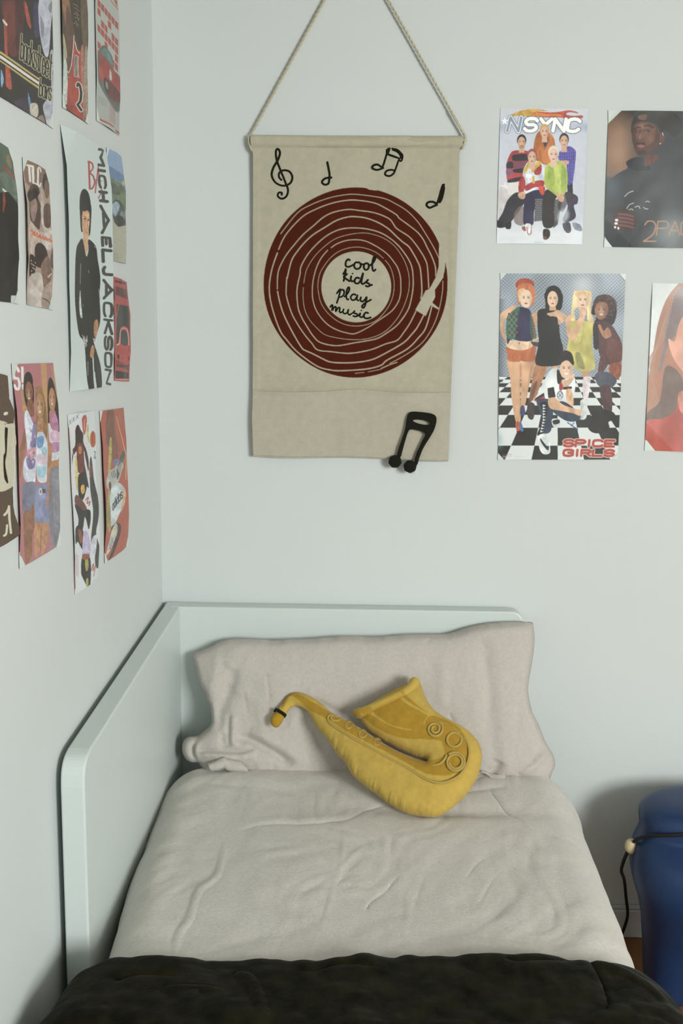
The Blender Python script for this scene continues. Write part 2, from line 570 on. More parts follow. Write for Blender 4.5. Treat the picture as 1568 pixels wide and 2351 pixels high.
# ---- quilt -------------------------------------------------------------
def quilt_h(V, flat):
    x, y = V[..., 0], V[..., 1]
    h = .010 * vnoise(x * 5 + 1, y * 6 + 2, 21) + .006 * vnoise(x * 14 + 3 * vnoise(x * 4, y * 4, 23), y * 17, 22) + .002 * vnoise(x * 40, y * 45, 24)
    # stitched channels
    for yy in (-1.165, -1.26, -1.35, -1.5, -1.65, -1.8):
        h -= .007 * np.exp(-((y - yy + .012 * vnoise(x * 6, x * 0 + yy * 9, 25)) / .008) ** 2)
    px, py = project(V)
    h += creases(px, py, [([(545, 2240), (570, 2260), (590, 2300), (600, 2345)], 7, .008), ([(1350, 2215), (1380, 2270), (1400, 2340)], 6, -.008),
                          ([(1365, 2230), (1440, 2250), (1500, 2290), (1540, 2340)], 6, .006), ([(250, 2255), (330, 2240), (420, 2245)], 6, -.005),
                          ([(370, 2280), (440, 2278), (510, 2285)], 4, .004), ([(690, 2235), (780, 2228), (860, 2240)], 5, -.005),
                          ([(1150, 2230), (1210, 2235), (1330, 2225)], 6, -.005)])
    return h


def quilt_edge(V, flat):
    x = V[..., 0]; q = np.clip(1 - (-.955 - V[..., 1]) / .2, 0, 1)
    wob = np.interp(x, [0, .10, .18, .26, .33, .40, .47, .50, .56, .62, .7, .8, .88, .95, 1.02, 1.1],
                    [-.010, -.004, .006, .004, -.010, -.006, -.013, -.008, .006, .010, .008, .002, .012, .010, .000, -.02])
    V[..., 1] += q * (wob + .003 * vnoise(x * 30, x * 0, 31))


nu2, nv2 = 360, 240
Vq = drape(lambda y: np.interp(-y, [.95, 1.1, 2.1], [.040, .030, .028]), lambda y: np.interp(-y, [.95, 1.0, 1.1, 2.1], [1.062, 1.075, 1.098, 1.10]), .558, .16, .10, .11, .11,
           -.970, -2.06, nu2, nv2, .03, quilt_h, quilt_edge)
o = mesh_np('velvet_quilt', Vq.reshape(-1, 3), grid_faces(nu2, nv2), m_velvet)
so = o.modifiers.new('thick', 'SOLIDIFY'); so.thickness = .012; so.offset = -1
tag(o, 'very dark green velvet quilt with stitched channels laid across the foot of the bed', 'quilt')

# ---- pillow ------------------------------------------------------------
PIL0 = np.array([0, -.185, .53]); PIL1 = np.array([0, -.078, .87])
pd = (PIL1 - PIL0) / np.linalg.norm(PIL1 - PIL0)
PN = np.array([0, -pd[2], pd[1]])          # towards the room
Z1 = lambda p: zc(400, 1410, 3.92, p)
outline = spline(Z1([(165, 395), (180, 355), (260, 320), (345, 285), (440, 235), (600, 215), (900, 228), (1250, 215), (1600, 218)])[:-1], 5).tolist()
outline = outline + spline(Z2([(-350, 178), (0, 180), (170, 165), (380, 160), (540, 155), (700, 105), (880, 68), (1080, 58), (1225, 66)]), 5).tolist()
outline = outline + spline(Z2([(1240, 200), (1225, 350), (1190, 560), (1188, 650), (1220, 800), (1270, 900), (1330, 1050), (1390, 1150), (1405, 1240), (1375, 1305)]), 4).tolist()
outline = outline + [(1262, 1795), (1150, 1797), (1000, 1795), (700, 1795), (520, 1788), (470, 1775)]
outline = outline + spline(Z1([(215, 1335), (150, 1335), (100, 1300), (70, 1220), (85, 1140), (130, 1102), (215, 1092), (275, 1045), (335, 985), (330, 880), (325, 830), (275, 720), (225, 620), (195, 500)]), 5).tolist()
Vp, Tp, Bp, Ep, Eb = fill(outline, 4.2)
W3 = on_plane(Vp[:, 0], Vp[:, 1], PIL0, PN)
# metric 2D coordinates in the pillow plane for the inflation
Vm = np.stack([W3[:, 0], (W3 - PIL0) @ pd], 1)
hp = inflate(Vm, Bp, Ep, 1400)
hp = .062 * np.tanh(hp / .10) ** .75
hp = smooth_on(Ep, len(hp), hp, 6, Bp)
P_CREASES = [
    (Z1([(255, 1060), (215, 1110), (185, 1190), (190, 1260), (225, 1340)]), 6, -.010),
    (Z1([(250, 1120), (215, 1190), (220, 1260), (250, 1320)]), 6, .005),
    (Z1([(200, 1225), (350, 1214), (520, 1217), (640, 1214), (740, 1190)]), 4, -.009),
    (Z1([(200, 1260), (380, 1245), (560, 1260), (760, 1260)]), 12, .007),
    (Z1([(560, 1090), (700, 1110), (850, 1185), (980, 1270), (1080, 1345)]), 10, -.010),
    (Z1([(700, 1050), (900, 1110), (1080, 1230), (1200, 1320)]), 14, .007),
    (Z1([(520, 880), (512, 1060), (520, 1190)]), 6, -.006),
    (Z1([(545, 900), (560, 1060), (570, 1170)]), 11, .005),
    (Z1([(560, 480), (520, 640), (440, 860), (400, 1040)]), 16, -.009),
    (Z1([(470, 1050), (460, 1120), (480, 1200)]), 8, -.006),
    (Z1([(400, 330), (390, 520), (330, 740)]), 11, .003),
    (Z1([(650, 680), (665, 780), (685, 890)]), 3, -.002),
    (Z1([(850, 520), (870, 640), (880, 760)]), 4, -.002),
    (Z1([(1250, 750), (1400, 830), (1568, 900)]), 8, -.005),
    (Z1([(1150, 900), (1250, 1050), (1380, 1220)]), 14, -.006),
    (Z2([(330, 240), (380, 205), (400, 180)]), 5, -.004),
    (Z2([(520, 800), (545, 840), (560, 880)]), 4, -.004),
    (Z2([(800, 150), (830, 400), (860, 760), (880, 1000), (930, 1200)]), 16, -.005),
    (Z2([(640, 130), (800, 110), (1000, 100), (1150, 100)]), 11, .004),
    (Z2([(860, 1290), (900, 1240), (930, 1180)]), 13, -.010),
    (Z2([(1100, 1300), (1240, 1200), (1310, 1120)]), 10, .007),
    (Z2([(1080, 520), (1150, 600), (1190, 640)]), 7, -.004),
    (Z2([(450, 330), (480, 520), (470, 760)]), 14, .003),
    (Z2([(1225, 140), (1225, 220)]), 3, .002),
]
edge = 1 - np.exp(-(seg_dist(Vp[:, 0], Vp[:, 1], np.vstack([outline, outline[:1]])) / 16) ** 2)
wr = creases(Vp[:, 0], Vp[:, 1], P_CREASES)
wr += .0045 * vnoise(Vm[:, 0] * 9 + 1, Vm[:, 1] * 6, 41) + .0016 * vnoise(Vm[:, 0] * 26 + 3 * vnoise(Vm[:, 0] * 8, Vm[:, 1] * 8, 43), Vm[:, 1] * 12, 42) + .0006 * vnoise(Vm[:, 0] * 70, Vm[:, 1] * 50, 44)
front = W3 + PN * (hp + 1.25 * wr * edge)[:, None]
back = W3 - PN * (hp * .32)[:, None]
back[:, 1] = np.minimum(back[:, 1], -.060); front[:, 1] = np.minimum(front[:, 1], -.062)
n = len(Vp)
bk = np.arange(n) + n; bk[Bp] = np.arange(n)[Bp]
o_p = mesh_np('pillow', np.vstack([front, back]), np.vstack([Tp[:, ::-1], bk[Tp]]), m_pillow)
tag(o_p, 'wide crumpled oatmeal linen pillow propped against the white headboard', 'pillow')
# open flap of the pillowcase above the duvet edge
A = spline(Z1([(300, 1352), (380, 1318), (440, 1286), (490, 1302), (590, 1322), (650, 1385)]), 6)
Bv = spline(Z1([(330, 1405), (400, 1400), (450, 1385), (485, 1405), (560, 1415), (670, 1420)]), 6)
rows = []
for k, d in zip(np.linspace(0, 1, 6), [0, .008, .012, .012, .010, .006]):
    Q = A * (1 - k) + Bv * k
    rows.append(on_plane(Q[:, 0], Q[:, 1], PIL0 + PN * (.055 + d), PN))
R = np.array(rows)
fl = mesh_np('pillowcase_flap', R.reshape(-1, 3), grid_faces(R.shape[1], 6), m_pillow, parent=o_p)
so = fl.modifiers.new('t', 'SOLIDIFY'); so.thickness = .0025
# frayed hem of the pillowcase by the right side of the cushion
parts = []
for k in range(5):
    q = Z2([(790 + 12 * k, 1292 - 3 * k), (850 + 8 * k, 1302 + 9 * k), (920 - 5 * k, 1318 + 8 * k), (995, 1318 + 5 * k)])
    q = spline(q, 4); parts.append(tube(on_plane(q[:, 0], q[:, 1], PIL0 + PN * .066, PN), .0012, 5))
V, Fs = merge(parts)
mesh_np('frayed_hem', V, Fs, m_pillow, parent=o_p)

# ---- painting toolkit (printed and dyed surfaces as vertex colour) ------------
class Paint:
    """a colour raster over a region, drawn in the coordinates x' = (x-ox)*s"""
    def __init__(s, ox, oy, sc, x0, y0, x1, y1, res, bg):
        s.ox, s.oy, s.sc = ox, oy, sc
        s.x0, s.y0, s.res = x0, y0, res
        nx, ny = int((x1 - x0) * res) + 2, int((y1 - y0) * res) + 2
        gx, gy = np.meshgrid(x0 + np.arange(nx) / res, y0 + np.arange(ny) / res)
        s.X = (gx - ox) * sc; s.Y = (gy - oy) * sc
        s.px = sc / res
        s.C = np.zeros(s.X.shape + (3,)) + srgb(bg)
        s.tex = True

    def _win(s, a, b, c, d):
        i0 = max(0, int((b - s.Y[0, 0]) / s.px) - 1); i1 = min(s.C.shape[0], int((d - s.Y[0, 0]) / s.px) + 3)
        j0 = max(0, int((a - s.X[0, 0]) / s.px) - 1); j1 = min(s.C.shape[1], int((c - s.X[0, 0]) / s.px) + 3)
        return (slice(i0, max(i0, i1)), slice(j0, max(j0, j1)))

    def _mix(s, w, m, col):
        c = srgb(col) if isinstance(col, str) else np.asarray(col)
        s.C[w] = s.C[w] * (1 - m[..., None]) + c * m[..., None]

    def P(s, col, pts, sm=0, a=1):
        """filled polygon, pts = 'x,y x,y ...'"""
        p = parse(pts)
        if sm: p = spline(p, 5, True)
        w = s._win(p[:, 0].min(), p[:, 1].min(), p[:, 0].max(), p[:, 1].max())
        X, Y = s.X[w], s.Y[w]
        if X.size == 0: return
        o = s.px * .25; m = 0
        for dx, dy in ((-o, -o), (o, -o), (-o, o), (o, o)): m = m + inside(X + dx, Y + dy, p) * .25
        col = srgb(col)
        if sm and X.size > 60 and s.tex:
            # soft cloth-like tone changes of the printed picture
            z = max(14., .30 * min(np.ptp(p[:, 0]), np.ptp(p[:, 1]))); k = len(p) + int(p[0, 0])
            n = vnoise(X / z + 1.2 * vnoise(X / z / 2, Y / z / 2, k), Y / z / 1.8, k + 1) + .5 * vnoise(X / z * 2.7, Y / z * 1.5, k + 2)
            col = col * np.exp(.24 * n)[..., None]
        s._mix(w, m * a, col)

    def E(s, col, cx, cy, rx, ry, rot=0, a=1, soft=0):
        R = max(rx, ry) * (1 + soft)
        w = s._win(cx - R, cy - R, cx + R, cy + R)
        X, Y = s.X[w] - cx, s.Y[w] - cy
        if X.size == 0: return
        c, t = math.cos(math.radians(rot)), math.sin(math.radians(rot))
        d = np.sqrt(((X * c + Y * t) / rx) ** 2 + ((-X * t + Y * c) / ry) ** 2)
        e = s.px / min(rx, ry)
        m = np.clip((1 - d) / e + .5, 0, 1) if not soft else np.clip((1 + soft - d) / (2 * soft), 0, 1) ** 1.5
        s._mix(w, m * a, col)

    def L(s, col, pts, wd, sm=0, a=1):
        p = parse(pts)
        if sm: p = spline(p, 5)
        w = s._win(p[:, 0].min() - wd, p[:, 1].min() - wd, p[:, 0].max() + wd, p[:, 1].max() + wd)
        X, Y = s.X[w], s.Y[w]
        if X.size == 0: return
        m = np.clip((wd / 2 - seg_dist(X, Y, p)) / s.px + .5, 0, 1)
        s._mix(w, m * a, col)

    def shade(s, col, fn, amt):
        m = np.clip(fn(s.X, s.Y), 0, 1) * amt
        s.C = s.C * (1 - m[..., None]) + srgb(col) * m[..., None]

    def mottle(s, amt, scale, seed=3):
        n = 1 + amt * vnoise(s.X / scale, s.Y / scale, seed)
        s.C *= n[..., None]

    def word(s, text, quad, wd, col, gap=.18, slant=0, oc=None, ow=0):
        """text mapped into quad (bottom-left, bottom-right, top-right, top-left)"""
        q = parse(quad); n = len(text); tot = sum(GW.get(c, 1) for c in text) + gap * (n - 1); x = 0
        strokes = []
        for c in text:
            gw = GW.get(c, 1)
            for st in GLYPH.get(c, []):
                p = st.copy(); u = (x + p[:, 0] * gw + slant * p[:, 1]) / tot; v = p[:, 1]
                bot = q[0] * (1 - u)[:, None] + q[1] * u[:, None]; top = q[3] * (1 - u)[:, None] + q[2] * u[:, None]
                strokes.append(bot * (1 - v)[:, None] + top * v[:, None])
            x += gw + gap
        if oc:
            for p in strokes: s.L(oc, p, wd + ow)
        for p in strokes: s.L(col, p, wd)

    def tone(s, sat=.86, lift=.010):
        l = (s.C @ np.array([.25, .6, .15]))[..., None]
        s.C = l + (s.C - l) * sat + lift

    def sample(s, px, py):
        u = np.clip((px - s.x0) * s.res, 0, s.C.shape[1] - 1.001); v = np.clip((py - s.y0) * s.res, 0, s.C.shape[0] - 1.001)
        i = v.astype(int); j = u.astype(int); fy = (v - i)[:, None]; fx = (u - j)[:, None]
        return (s.C[i, j] * (1 - fx) + s.C[i, j + 1] * fx) * (1 - fy) + (s.C[i + 1, j] * (1 - fx) + s.C[i + 1, j + 1] * fx) * fy


def parse(p):
    if isinstance(p, str):
        return np.array([[float(v) for v in q.split(',')] for q in p.split()])
    return np.asarray(p, float)


def _g(s):   # strokes on a 4x6 grid, '~' = rounded
    out = []
    for st in s.split('|'):
        r = st.startswith('~'); p = np.array([[int(c[0]) / 4, int(c[1]) / 6] for c in st.strip('~').split()])
        out.append(spline(p, 4) if r else p)
    return out


GLYPH = {k: _g(v) for k, v in {
    'A': '00 26 40|12 32', 'B': '00 06|~06 26 35 34 23 03|~03 23 42 41 30 00', 'C': '~45 36 16 05 01 10 30 41', 'D': '00 06|~06 26 44 42 20 00',
    'E': '40 00 06 46|03 33', 'G': '~45 36 16 05 01 10 30 41|41 43 23', 'H': '00 06|40 46|03 43', 'I': '20 26', 'J': '~36 31 20 10 01', 'K': '00 06|46 03|13 40',
    'L': '06 00 40', 'M': '00 06 22 46 40', 'N': '00 06 40 46', 'O': '~16 05 01 10 30 41 45 36 16', 'P': '00 06|~06 36 45 44 33 03',
    'R': '00 06|~06 36 45 44 33 03|23 40', 'S': '~45 36 16 05 04 13 33 42 41 30 10 01', 'T': '20 26|06 46', 'U': '06 01 10 30 41 46', 'V': '06 20 46', 'X': '00 46|06 40',
    'Y': '06 23 46|23 20', '2': '~05 16 36 45 44 32 00|00 40', '3': '~05 16 36 45 34 23 32 41 30 10 01', '!': '26 22|20 21',
    'a': '~43 34 14 03 01 10 30 41|44 40', 'b': '06 00|~03 24 43 41 20 01', 'c': '~43 34 14 03 01 10 30 41', 'd': '46 40|~43 24 03 01 20 41', 'e': '02 42|~42 33 14 03 01 10 30 41',
    'i': '20 24|26 26', 'k': '00 06|02 44|13 40', 'o': '~14 03 01 10 30 41 43 34 14', 'r': '00 04|~03 14 34', 's': '~43 34 14 03 12 32 41 30 10 01', 't': '26 21 30|04 44',
    'y': '04 20|44 00', 'l': '20 26', 'n': '00 04|~03 24 43 40', 'u': '~04 01 20 41 44', 'm': '00 04|~03 14 23 20|~23 34 43 40'}.items()}
GW = {'I': .35, 'i': .35, 'l': .3, '!': .3, 'M': 1.15, 't': .7, 'r': .7}


def grow(obs, k=1.22):
    return obs * k


# ---- saxophone cushion --------------------------------------------------
ZS = lambda p: np.array(zc(590, 1520, 2.851, parse(p)))
sax_out = [(85, 370), (90, 405), (112, 428), (138, 430), (160, 400), (188, 345), (215, 303), (238, 290), (262, 286), (298, 300), (340, 330), (365, 390), (400, 440), (450, 495),
           (490, 550), (530, 615), (578, 650), (605, 715), (650, 768), (725, 828), (790, 872), (850, 925), (940, 978), (1000, 1000), (1100, 1015), (1180, 1018), (1240, 985),
           (1310, 930), (1380, 860), (1430, 780), (1463, 700), (1475, 610), (1458, 530), (1400, 460), (1330, 410), (1240, 368), (1180, 330), (1130, 280), (1098, 215),
           (1080, 165), (1060, 112), (1035, 97), (1008, 110), (990, 145), (950, 160), (880, 190), (800, 240), (720, 292), (660, 318), (640, 345), (676, 375), (690, 405), (735, 455), (820, 512),
           (900, 556), (980, 594), (1060, 630), (1122, 655), (1126, 664), (1110, 662), (1055, 641), (975, 608), (900, 574), (820, 527), (735, 470), (680, 432), (600, 392), (540, 358), (480, 325),
           (430, 272), (380, 238), (320, 208), (262, 194), (215, 205), (180, 240), (150, 290), (122, 325), (98, 350)]
so_px = ZS(chaikin(np.array(sax_out, float), 1))
a1 = on_plane(985., 1872., np.array([0, 0, .548]), np.array([0, 0, 1.]))
a2 = on_plane(955., 1560., PIL0 + PN * .098, PN)
a3 = on_plane(640., 1640., PIL0 + PN * .083, PN)
SN = np.cross(a2 - a1, a3 - a1); SN /= np.linalg.norm(SN)
if SN[1] > 0: SN = -SN
SX = np.array([1., 0, 0]); SX -= SN * (SX @ SN); SX /= np.linalg.norm(SX); SY = np.cross(SN, SX)
if SY[2] < 0: SY = -SY
Vs, Ts, Bs, Es, _ = fill(so_px, 2.3)
Ws = on_plane(Vs[:, 0], Vs[:, 1], a1, SN)
Vm2 = np.stack([(Ws - a1) @ SX, (Ws - a1) @ SY], 1)
hs_ = inflate(Vm2, Bs, Es, 1500)
hs_ = .056 * np.tanh(hs_ / .066)
hs_ = smooth_on(Es, len(hs_), hs_, 3, Bs)
# stitched crimps along the lower seam
seamd = seg_dist(Vs[:, 0], Vs[:, 1], ZS('490,550 605,715 725,828 850,925 1000,1000 1180,1018 1310,930'))
t_ = Vs[:, 0] * .9 + Vs[:, 1] * .4
hs_ += (np.exp(-(seamd / 16) ** 2) * .0022 * vnoise(t_ / 5.5, t_ * 0, 61) + .0007 * vnoise(Vs[:, 0] / 14, Vs[:, 1] / 14, 62)) * (~Bs)


def sax_h(px, py):
    """height of the cushion surface at surveyed points"""
    out = []
    for x, y in zip(np.atleast_1d(px), np.atleast_1d(py)):
        d = (Vs[:, 0] - x) ** 2 + (Vs[:, 1] - y) ** 2
        k = np.argpartition(d, 6)[:6]; w = 1 / (d[k] + .3)
        out.append((hs_[k] * w).sum() / w.sum())
    return np.array(out)


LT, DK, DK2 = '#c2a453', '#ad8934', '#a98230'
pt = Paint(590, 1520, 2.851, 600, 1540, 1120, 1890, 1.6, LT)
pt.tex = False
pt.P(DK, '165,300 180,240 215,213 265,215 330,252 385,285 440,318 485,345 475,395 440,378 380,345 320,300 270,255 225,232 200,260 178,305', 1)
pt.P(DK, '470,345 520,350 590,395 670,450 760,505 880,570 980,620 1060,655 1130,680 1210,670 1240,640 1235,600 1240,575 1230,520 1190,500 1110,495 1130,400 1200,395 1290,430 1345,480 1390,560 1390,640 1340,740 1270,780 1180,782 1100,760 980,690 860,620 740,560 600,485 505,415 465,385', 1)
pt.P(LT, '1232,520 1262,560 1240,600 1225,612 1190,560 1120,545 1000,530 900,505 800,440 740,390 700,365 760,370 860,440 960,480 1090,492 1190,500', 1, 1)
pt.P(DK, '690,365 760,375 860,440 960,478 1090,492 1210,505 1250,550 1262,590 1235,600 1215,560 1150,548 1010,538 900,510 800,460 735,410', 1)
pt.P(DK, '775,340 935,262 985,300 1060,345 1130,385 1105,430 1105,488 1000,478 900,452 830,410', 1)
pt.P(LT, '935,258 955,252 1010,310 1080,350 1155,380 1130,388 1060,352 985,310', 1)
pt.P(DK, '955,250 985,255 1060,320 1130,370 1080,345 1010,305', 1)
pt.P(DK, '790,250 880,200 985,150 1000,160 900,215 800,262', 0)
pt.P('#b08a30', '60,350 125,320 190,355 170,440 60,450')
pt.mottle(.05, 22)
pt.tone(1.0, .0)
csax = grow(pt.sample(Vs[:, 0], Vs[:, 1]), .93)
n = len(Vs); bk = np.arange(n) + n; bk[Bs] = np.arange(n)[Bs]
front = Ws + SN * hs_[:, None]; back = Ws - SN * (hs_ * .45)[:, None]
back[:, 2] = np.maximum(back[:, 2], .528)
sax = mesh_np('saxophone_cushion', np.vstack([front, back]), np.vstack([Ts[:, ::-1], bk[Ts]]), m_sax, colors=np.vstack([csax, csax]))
tag(sax, 'stuffed mustard yellow felt cushion shaped like a saxophone lying against the pillow', 'cushion')


def sax_tube(name, paths, r, lift, m, n=5, sm=True, flat=None):
    parts = []
    for pth in paths:
        q = ZS(pth); q = spline(q, n) if sm else q
        h = sax_h(q[:, 0], q[:, 1])
        P = on_plane(q[:, 0], q[:, 1], a1, SN) + SN * (h + lift)[:, None]
        # keep the traced place although the surface is nearer: slide along the sight line
        for _ in range(3):
            x, y = project(P); e = np.stack([q[:, 0] - x, q[:, 1] - y], 1)
            P = P + SX * (e[:, :1] * .00092) - SY * (e[:, 1:] * .00105)
            P = P
        parts.append(tube(P, r, 8, flat=flat))
    V, Fs = merge(parts)
    return mesh_np(name, V, Fs, m, parent=sax)


def spiral(cx, cy, r0, r1, a0, turns, n=30):
    return [(cx + (r0 + (r1 - r0) * k / n) * math.cos(math.radians(a0) + turns * 2 * math.pi * k / n), cy + (r0 + (r1 - r0) * k / n) * math.sin(math.radians(a0) + turns * 2 * math.pi * k / n)) for k in range(n + 1)]


cordp = [
    [(545, 378), (520, 385), (490, 378), (484, 360), (500, 350), (525, 362)],
    [(484, 345), (465, 360), (468, 385), (500, 418), (600, 482), (720, 550), (860, 630), (980, 692), (1080, 752), (1160, 785), (1240, 785), (1320, 745), (1368, 680), (1390, 600), (1378, 530), (1350, 490)],
    spiral(1163, 438, 55, 14, -60, 1.9),
    [(1195, 398), (1250, 412), (1300, 445), (1322, 468)],
    spiral(1290, 508, 48, 44, -30, 1.02, 20),
    spiral(1298, 655, 66, 38, -130, 1.85, 34),
    [(1240, 610), (1225, 640), (1190, 668), (1120, 676), (1040, 660), (960, 625), (900, 592), (840, 556), (800, 532)],
    [(480, 345), (530, 362), (560, 380), (590, 400)],
    spiral(600, 414, 24, 18, -120, 1.1, 14), [(612, 395), (640, 418), (668, 455), (680, 462)],
    spiral(690, 472, 26, 20, -120, 1.1, 14), [(700, 455), (740, 485), (768, 505)], spiral(785, 525, 24, 18, -120, 1.1, 14)]
sax_tube('piping_scroll', cordp, .0030, .0024, m_saxcord, 4)
m_sax2 = mat('dark_mustard_felt', grow(srgb('#b18a35'), .92), .95, .1, sheen=.2, bump=(260, .4), var=(40, .05))
rim = sax_tube('bell_rim', [[(642, 338), (700, 326), (780, 290), (860, 252), (940, 214), (990, 184), (1022, 150), (1036, 122)]], np.interp(np.arange(36), [0, 3, 14, 28, 33, 35], [.010, .0125, .0110, .0120, .0135, .0115]), .003, m_sax, 5)
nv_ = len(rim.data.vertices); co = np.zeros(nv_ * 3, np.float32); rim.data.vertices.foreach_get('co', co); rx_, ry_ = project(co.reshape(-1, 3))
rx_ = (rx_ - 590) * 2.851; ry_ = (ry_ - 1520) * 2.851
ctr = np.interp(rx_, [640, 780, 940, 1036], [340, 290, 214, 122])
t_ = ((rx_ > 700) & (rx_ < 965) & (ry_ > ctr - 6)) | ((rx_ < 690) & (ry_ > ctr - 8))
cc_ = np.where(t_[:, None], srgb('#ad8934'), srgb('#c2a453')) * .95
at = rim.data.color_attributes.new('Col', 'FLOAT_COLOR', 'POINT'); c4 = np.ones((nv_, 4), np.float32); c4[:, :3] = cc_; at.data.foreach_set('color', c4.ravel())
# black band around the neck and edge stitching
q = ZS([(118, 316), (150, 332), (184, 352)]); q = resample(q, 2, False)
h = sax_h(q[:, 0], q[:, 1]); P = on_plane(q[:, 0], q[:, 1], a1, SN)
w = (P[-1] - P[0]) * .04
bdir = np.cross(SN, P[-1] - P[0]); bdir /= np.linalg.norm(bdir)
cen = P.mean(0); hw = np.linalg.norm(P[-1] - P[0]) / 2; xd = (P[-1] - P[0]) / (2 * hw)
a_ = np.linspace(0, 2 * np.pi, 29)[:-1]
hmax = h.max() + .003
ringp = cen + np.cos(a_)[:, None] * xd * (hw + .002) + np.sin(a_)[:, None] * SN * hmax
V = np.vstack([ringp - bdir * .004, ringp + bdir * .004])
mesh_np('black_band', V, grid_faces(28, 2, 0, True), m_felt_black, parent=sax)

# ---------------------------------------------------------------- wall hanging
TY = -.014
ZA = lambda p: np.array(zc(540, 0, 2.8, parse(p)))
ZB = lambda p: np.array(zc(560, 400, 3.0154, parse(p)))
PY0 = np.array([0, TY, 0.]); PYN = np.array([0, -1., 0])
hang = empty('wall_hanging', (.50, 0, 1.7))
tag(hang, 'natural canvas wall hanging printed with a red record, hung from a rope', 'wall hanging')
CB = '#afab97'
pt = Paint(560, 400, 3.0154, 560, 290, 1085, 1075, 1.5, CB)
RD = '#4b2013'
pt.P(RD, [(773 + 636 * math.cos(t) * (1 + .004 * math.sin(5 * t)), 750 + 656 * math.sin(t) * (1 + .004 * math.sin(4 * t + 1))) for t in np.linspace(0, 2 * math.pi, 140)[:-1]])
pt.P(RD, '540,140 620,112 735,100 830,94 835,105 700,160')
pt.P(CB, '838,92 900,104 930,114 870,108')
pt.E(CB, 778, 780, 241, 245)
G = '#ab9f88'
for w, pth in [
    (6, '255,412 370,270 460,215 560,175 660,150 775,140 960,165 1050,205 1130,255 1200,325 1250,400 1310,500 1352,585'),
    (8, '240,520 290,420 400,300 500,243 600,205 690,185 775,180 900,198 980,235 1055,280 1075,305 1130,345 1200,400 1240,450 1270,510 1300,570 1325,640 1328,705'),
    (9, '232,545 205,620 185,700 176,800 195,920 250,1080 300,1150 360,1220 440,1285 520,1335 600,1355 680,1360 850,1348 950,1322 990,1288 1130,1210 1210,1130 1260,1060 1305,900'),
    (8, '232,795 234,700 250,640 290,565 340,500 410,420 480,360 550,300 620,265 720,245 800,252 880,262 950,282 1010,312 1035,345 1060,378 1140,430 1185,480 1220,530 1250,580 1270,640 1280,790'),
    (9, '233,812 250,890 280,980 340,1100 400,1200 430,1222 475,1242 540,1275 600,1300 700,1306 800,1300 880,1285 950,1255 1100,1170 1160,1110 1200,1060 1245,975'),
    (9, '300,720 330,600 370,535 420,475 480,420 560,370 640,322 720,297 780,295 850,305 930,335 1000,378 1055,430 1100,470 1140,500 1170,545 1200,600 1222,660 1232,800 1225,860'),
    (8, '297,715 293,800 296,850 330,960 370,1035 420,1110 470,1170 510,1216 600,1228 720,1240 820,1228 900,1208 980,1175 1060,1150 1110,1090 1150,1030 1190,950'),
    (8, '390,690 396,640 440,560 500,490 570,430 640,392 700,376 760,372 830,376 900,390 960,412 1020,450 1070,495 1110,545 1145,600 1165,655 1172,740 1168,810 1150,900 1130,950 1090,1010 1050,1055 980,1105 920,1138 840,1155 760,1168 640,1187 530,1165 480,1120 440,1060 400,990 375,920 368,800 390,690'),
    (4, '415,755 425,700 440,650 490,570 560,500 630,450 700,425 780,410 850,408 920,424 980,450 1035,490 1080,545 1120,620 1142,700 1144,780 1130,850 1100,930 1060,1000 1000,1070 940,1110 870,1135 800,1145 720,1143 640,1132 560,1110 500,1060 450,1000 420,930 410,850 412,785'),
    (7, '605,510 640,485 690,465 740,455 800,455 850,466 900,490 950,520 1000,560 1040,610 1065,650 1083,710 1086,760 1085,820 1070,880 1030,940 980,980 920,1020 860,1060 770,1103 710,1098 650,1080 590,1048 540,1000 500,940 480,880 474,820 478,750 490,690 510,630 540,575 580,527'),
    (4, '965,582 925,548 880,525 820,508 770,505 710,515 650,540 600,580 560,630 530,680 515,740 514,800 530,880 560,935 600,980 650,1018 700,1040 750,1050 800,1050 860,1038 920,1010 970,960 1010,900 1032,840 1040,780 1036,720 1020,660 1000,622 978,597')]:
    pt.L(G, pth, w, 1)
pt.P(CB, '1352,300 1500,300 1500,560 1393,606 1390,700 1325,800 1325,845 1312,885 1350,925 1345,937 1292,908 1258,982 1186,940 1235,850 1258,805 1285,795 1330,710 1348,640 1350,560')
pt.P(RD, '1393,606 1404,660 1411,740 1396,745 1380,735 1381,700 1391,660')
pt.P(RD, '1375,722 1362,800 1345,925 1300,895 1325,850 1322,800 1350,760')
pt.P(CB, '1300,885 1350,928 1344,936 1296,902')
pt.L(G, '1378,740 1372,830 1345,960 1300,1070 1230,1170 1120,1250 1010,1310', 5, 1)
pt.L(G, '950,1345 1010,1318 1060,1302', 7); pt.L(G, '860,1368 950,1350', 4); pt.L(G, '770,1378 830,1372', 4)
pt.mottle(.035, 6, 5); pt.mottle(.02, 40, 6)


def wobble_tap(px, py):
    return .004 * vnoise(px / 150 + 2, py / 260, 71) + .0012 * vnoise(px / 40, py / 90, 72)


def cloth_grid(name, left, right, rows, step, dep, col, parent, m):
    """left/right: functions y->x of the cloth's side edges (survey px)"""
    ys = np.arange(rows[0], rows[1] + .01, step)
    nu = int(490 / step) + 1
    u = np.linspace(0, 1, nu)
    X = np.array([left(y) * (1 - u) + right(y) * u for y in ys]); Y = np.repeat(ys[:, None], nu, 1)
    return X, Y, nu, len(ys)


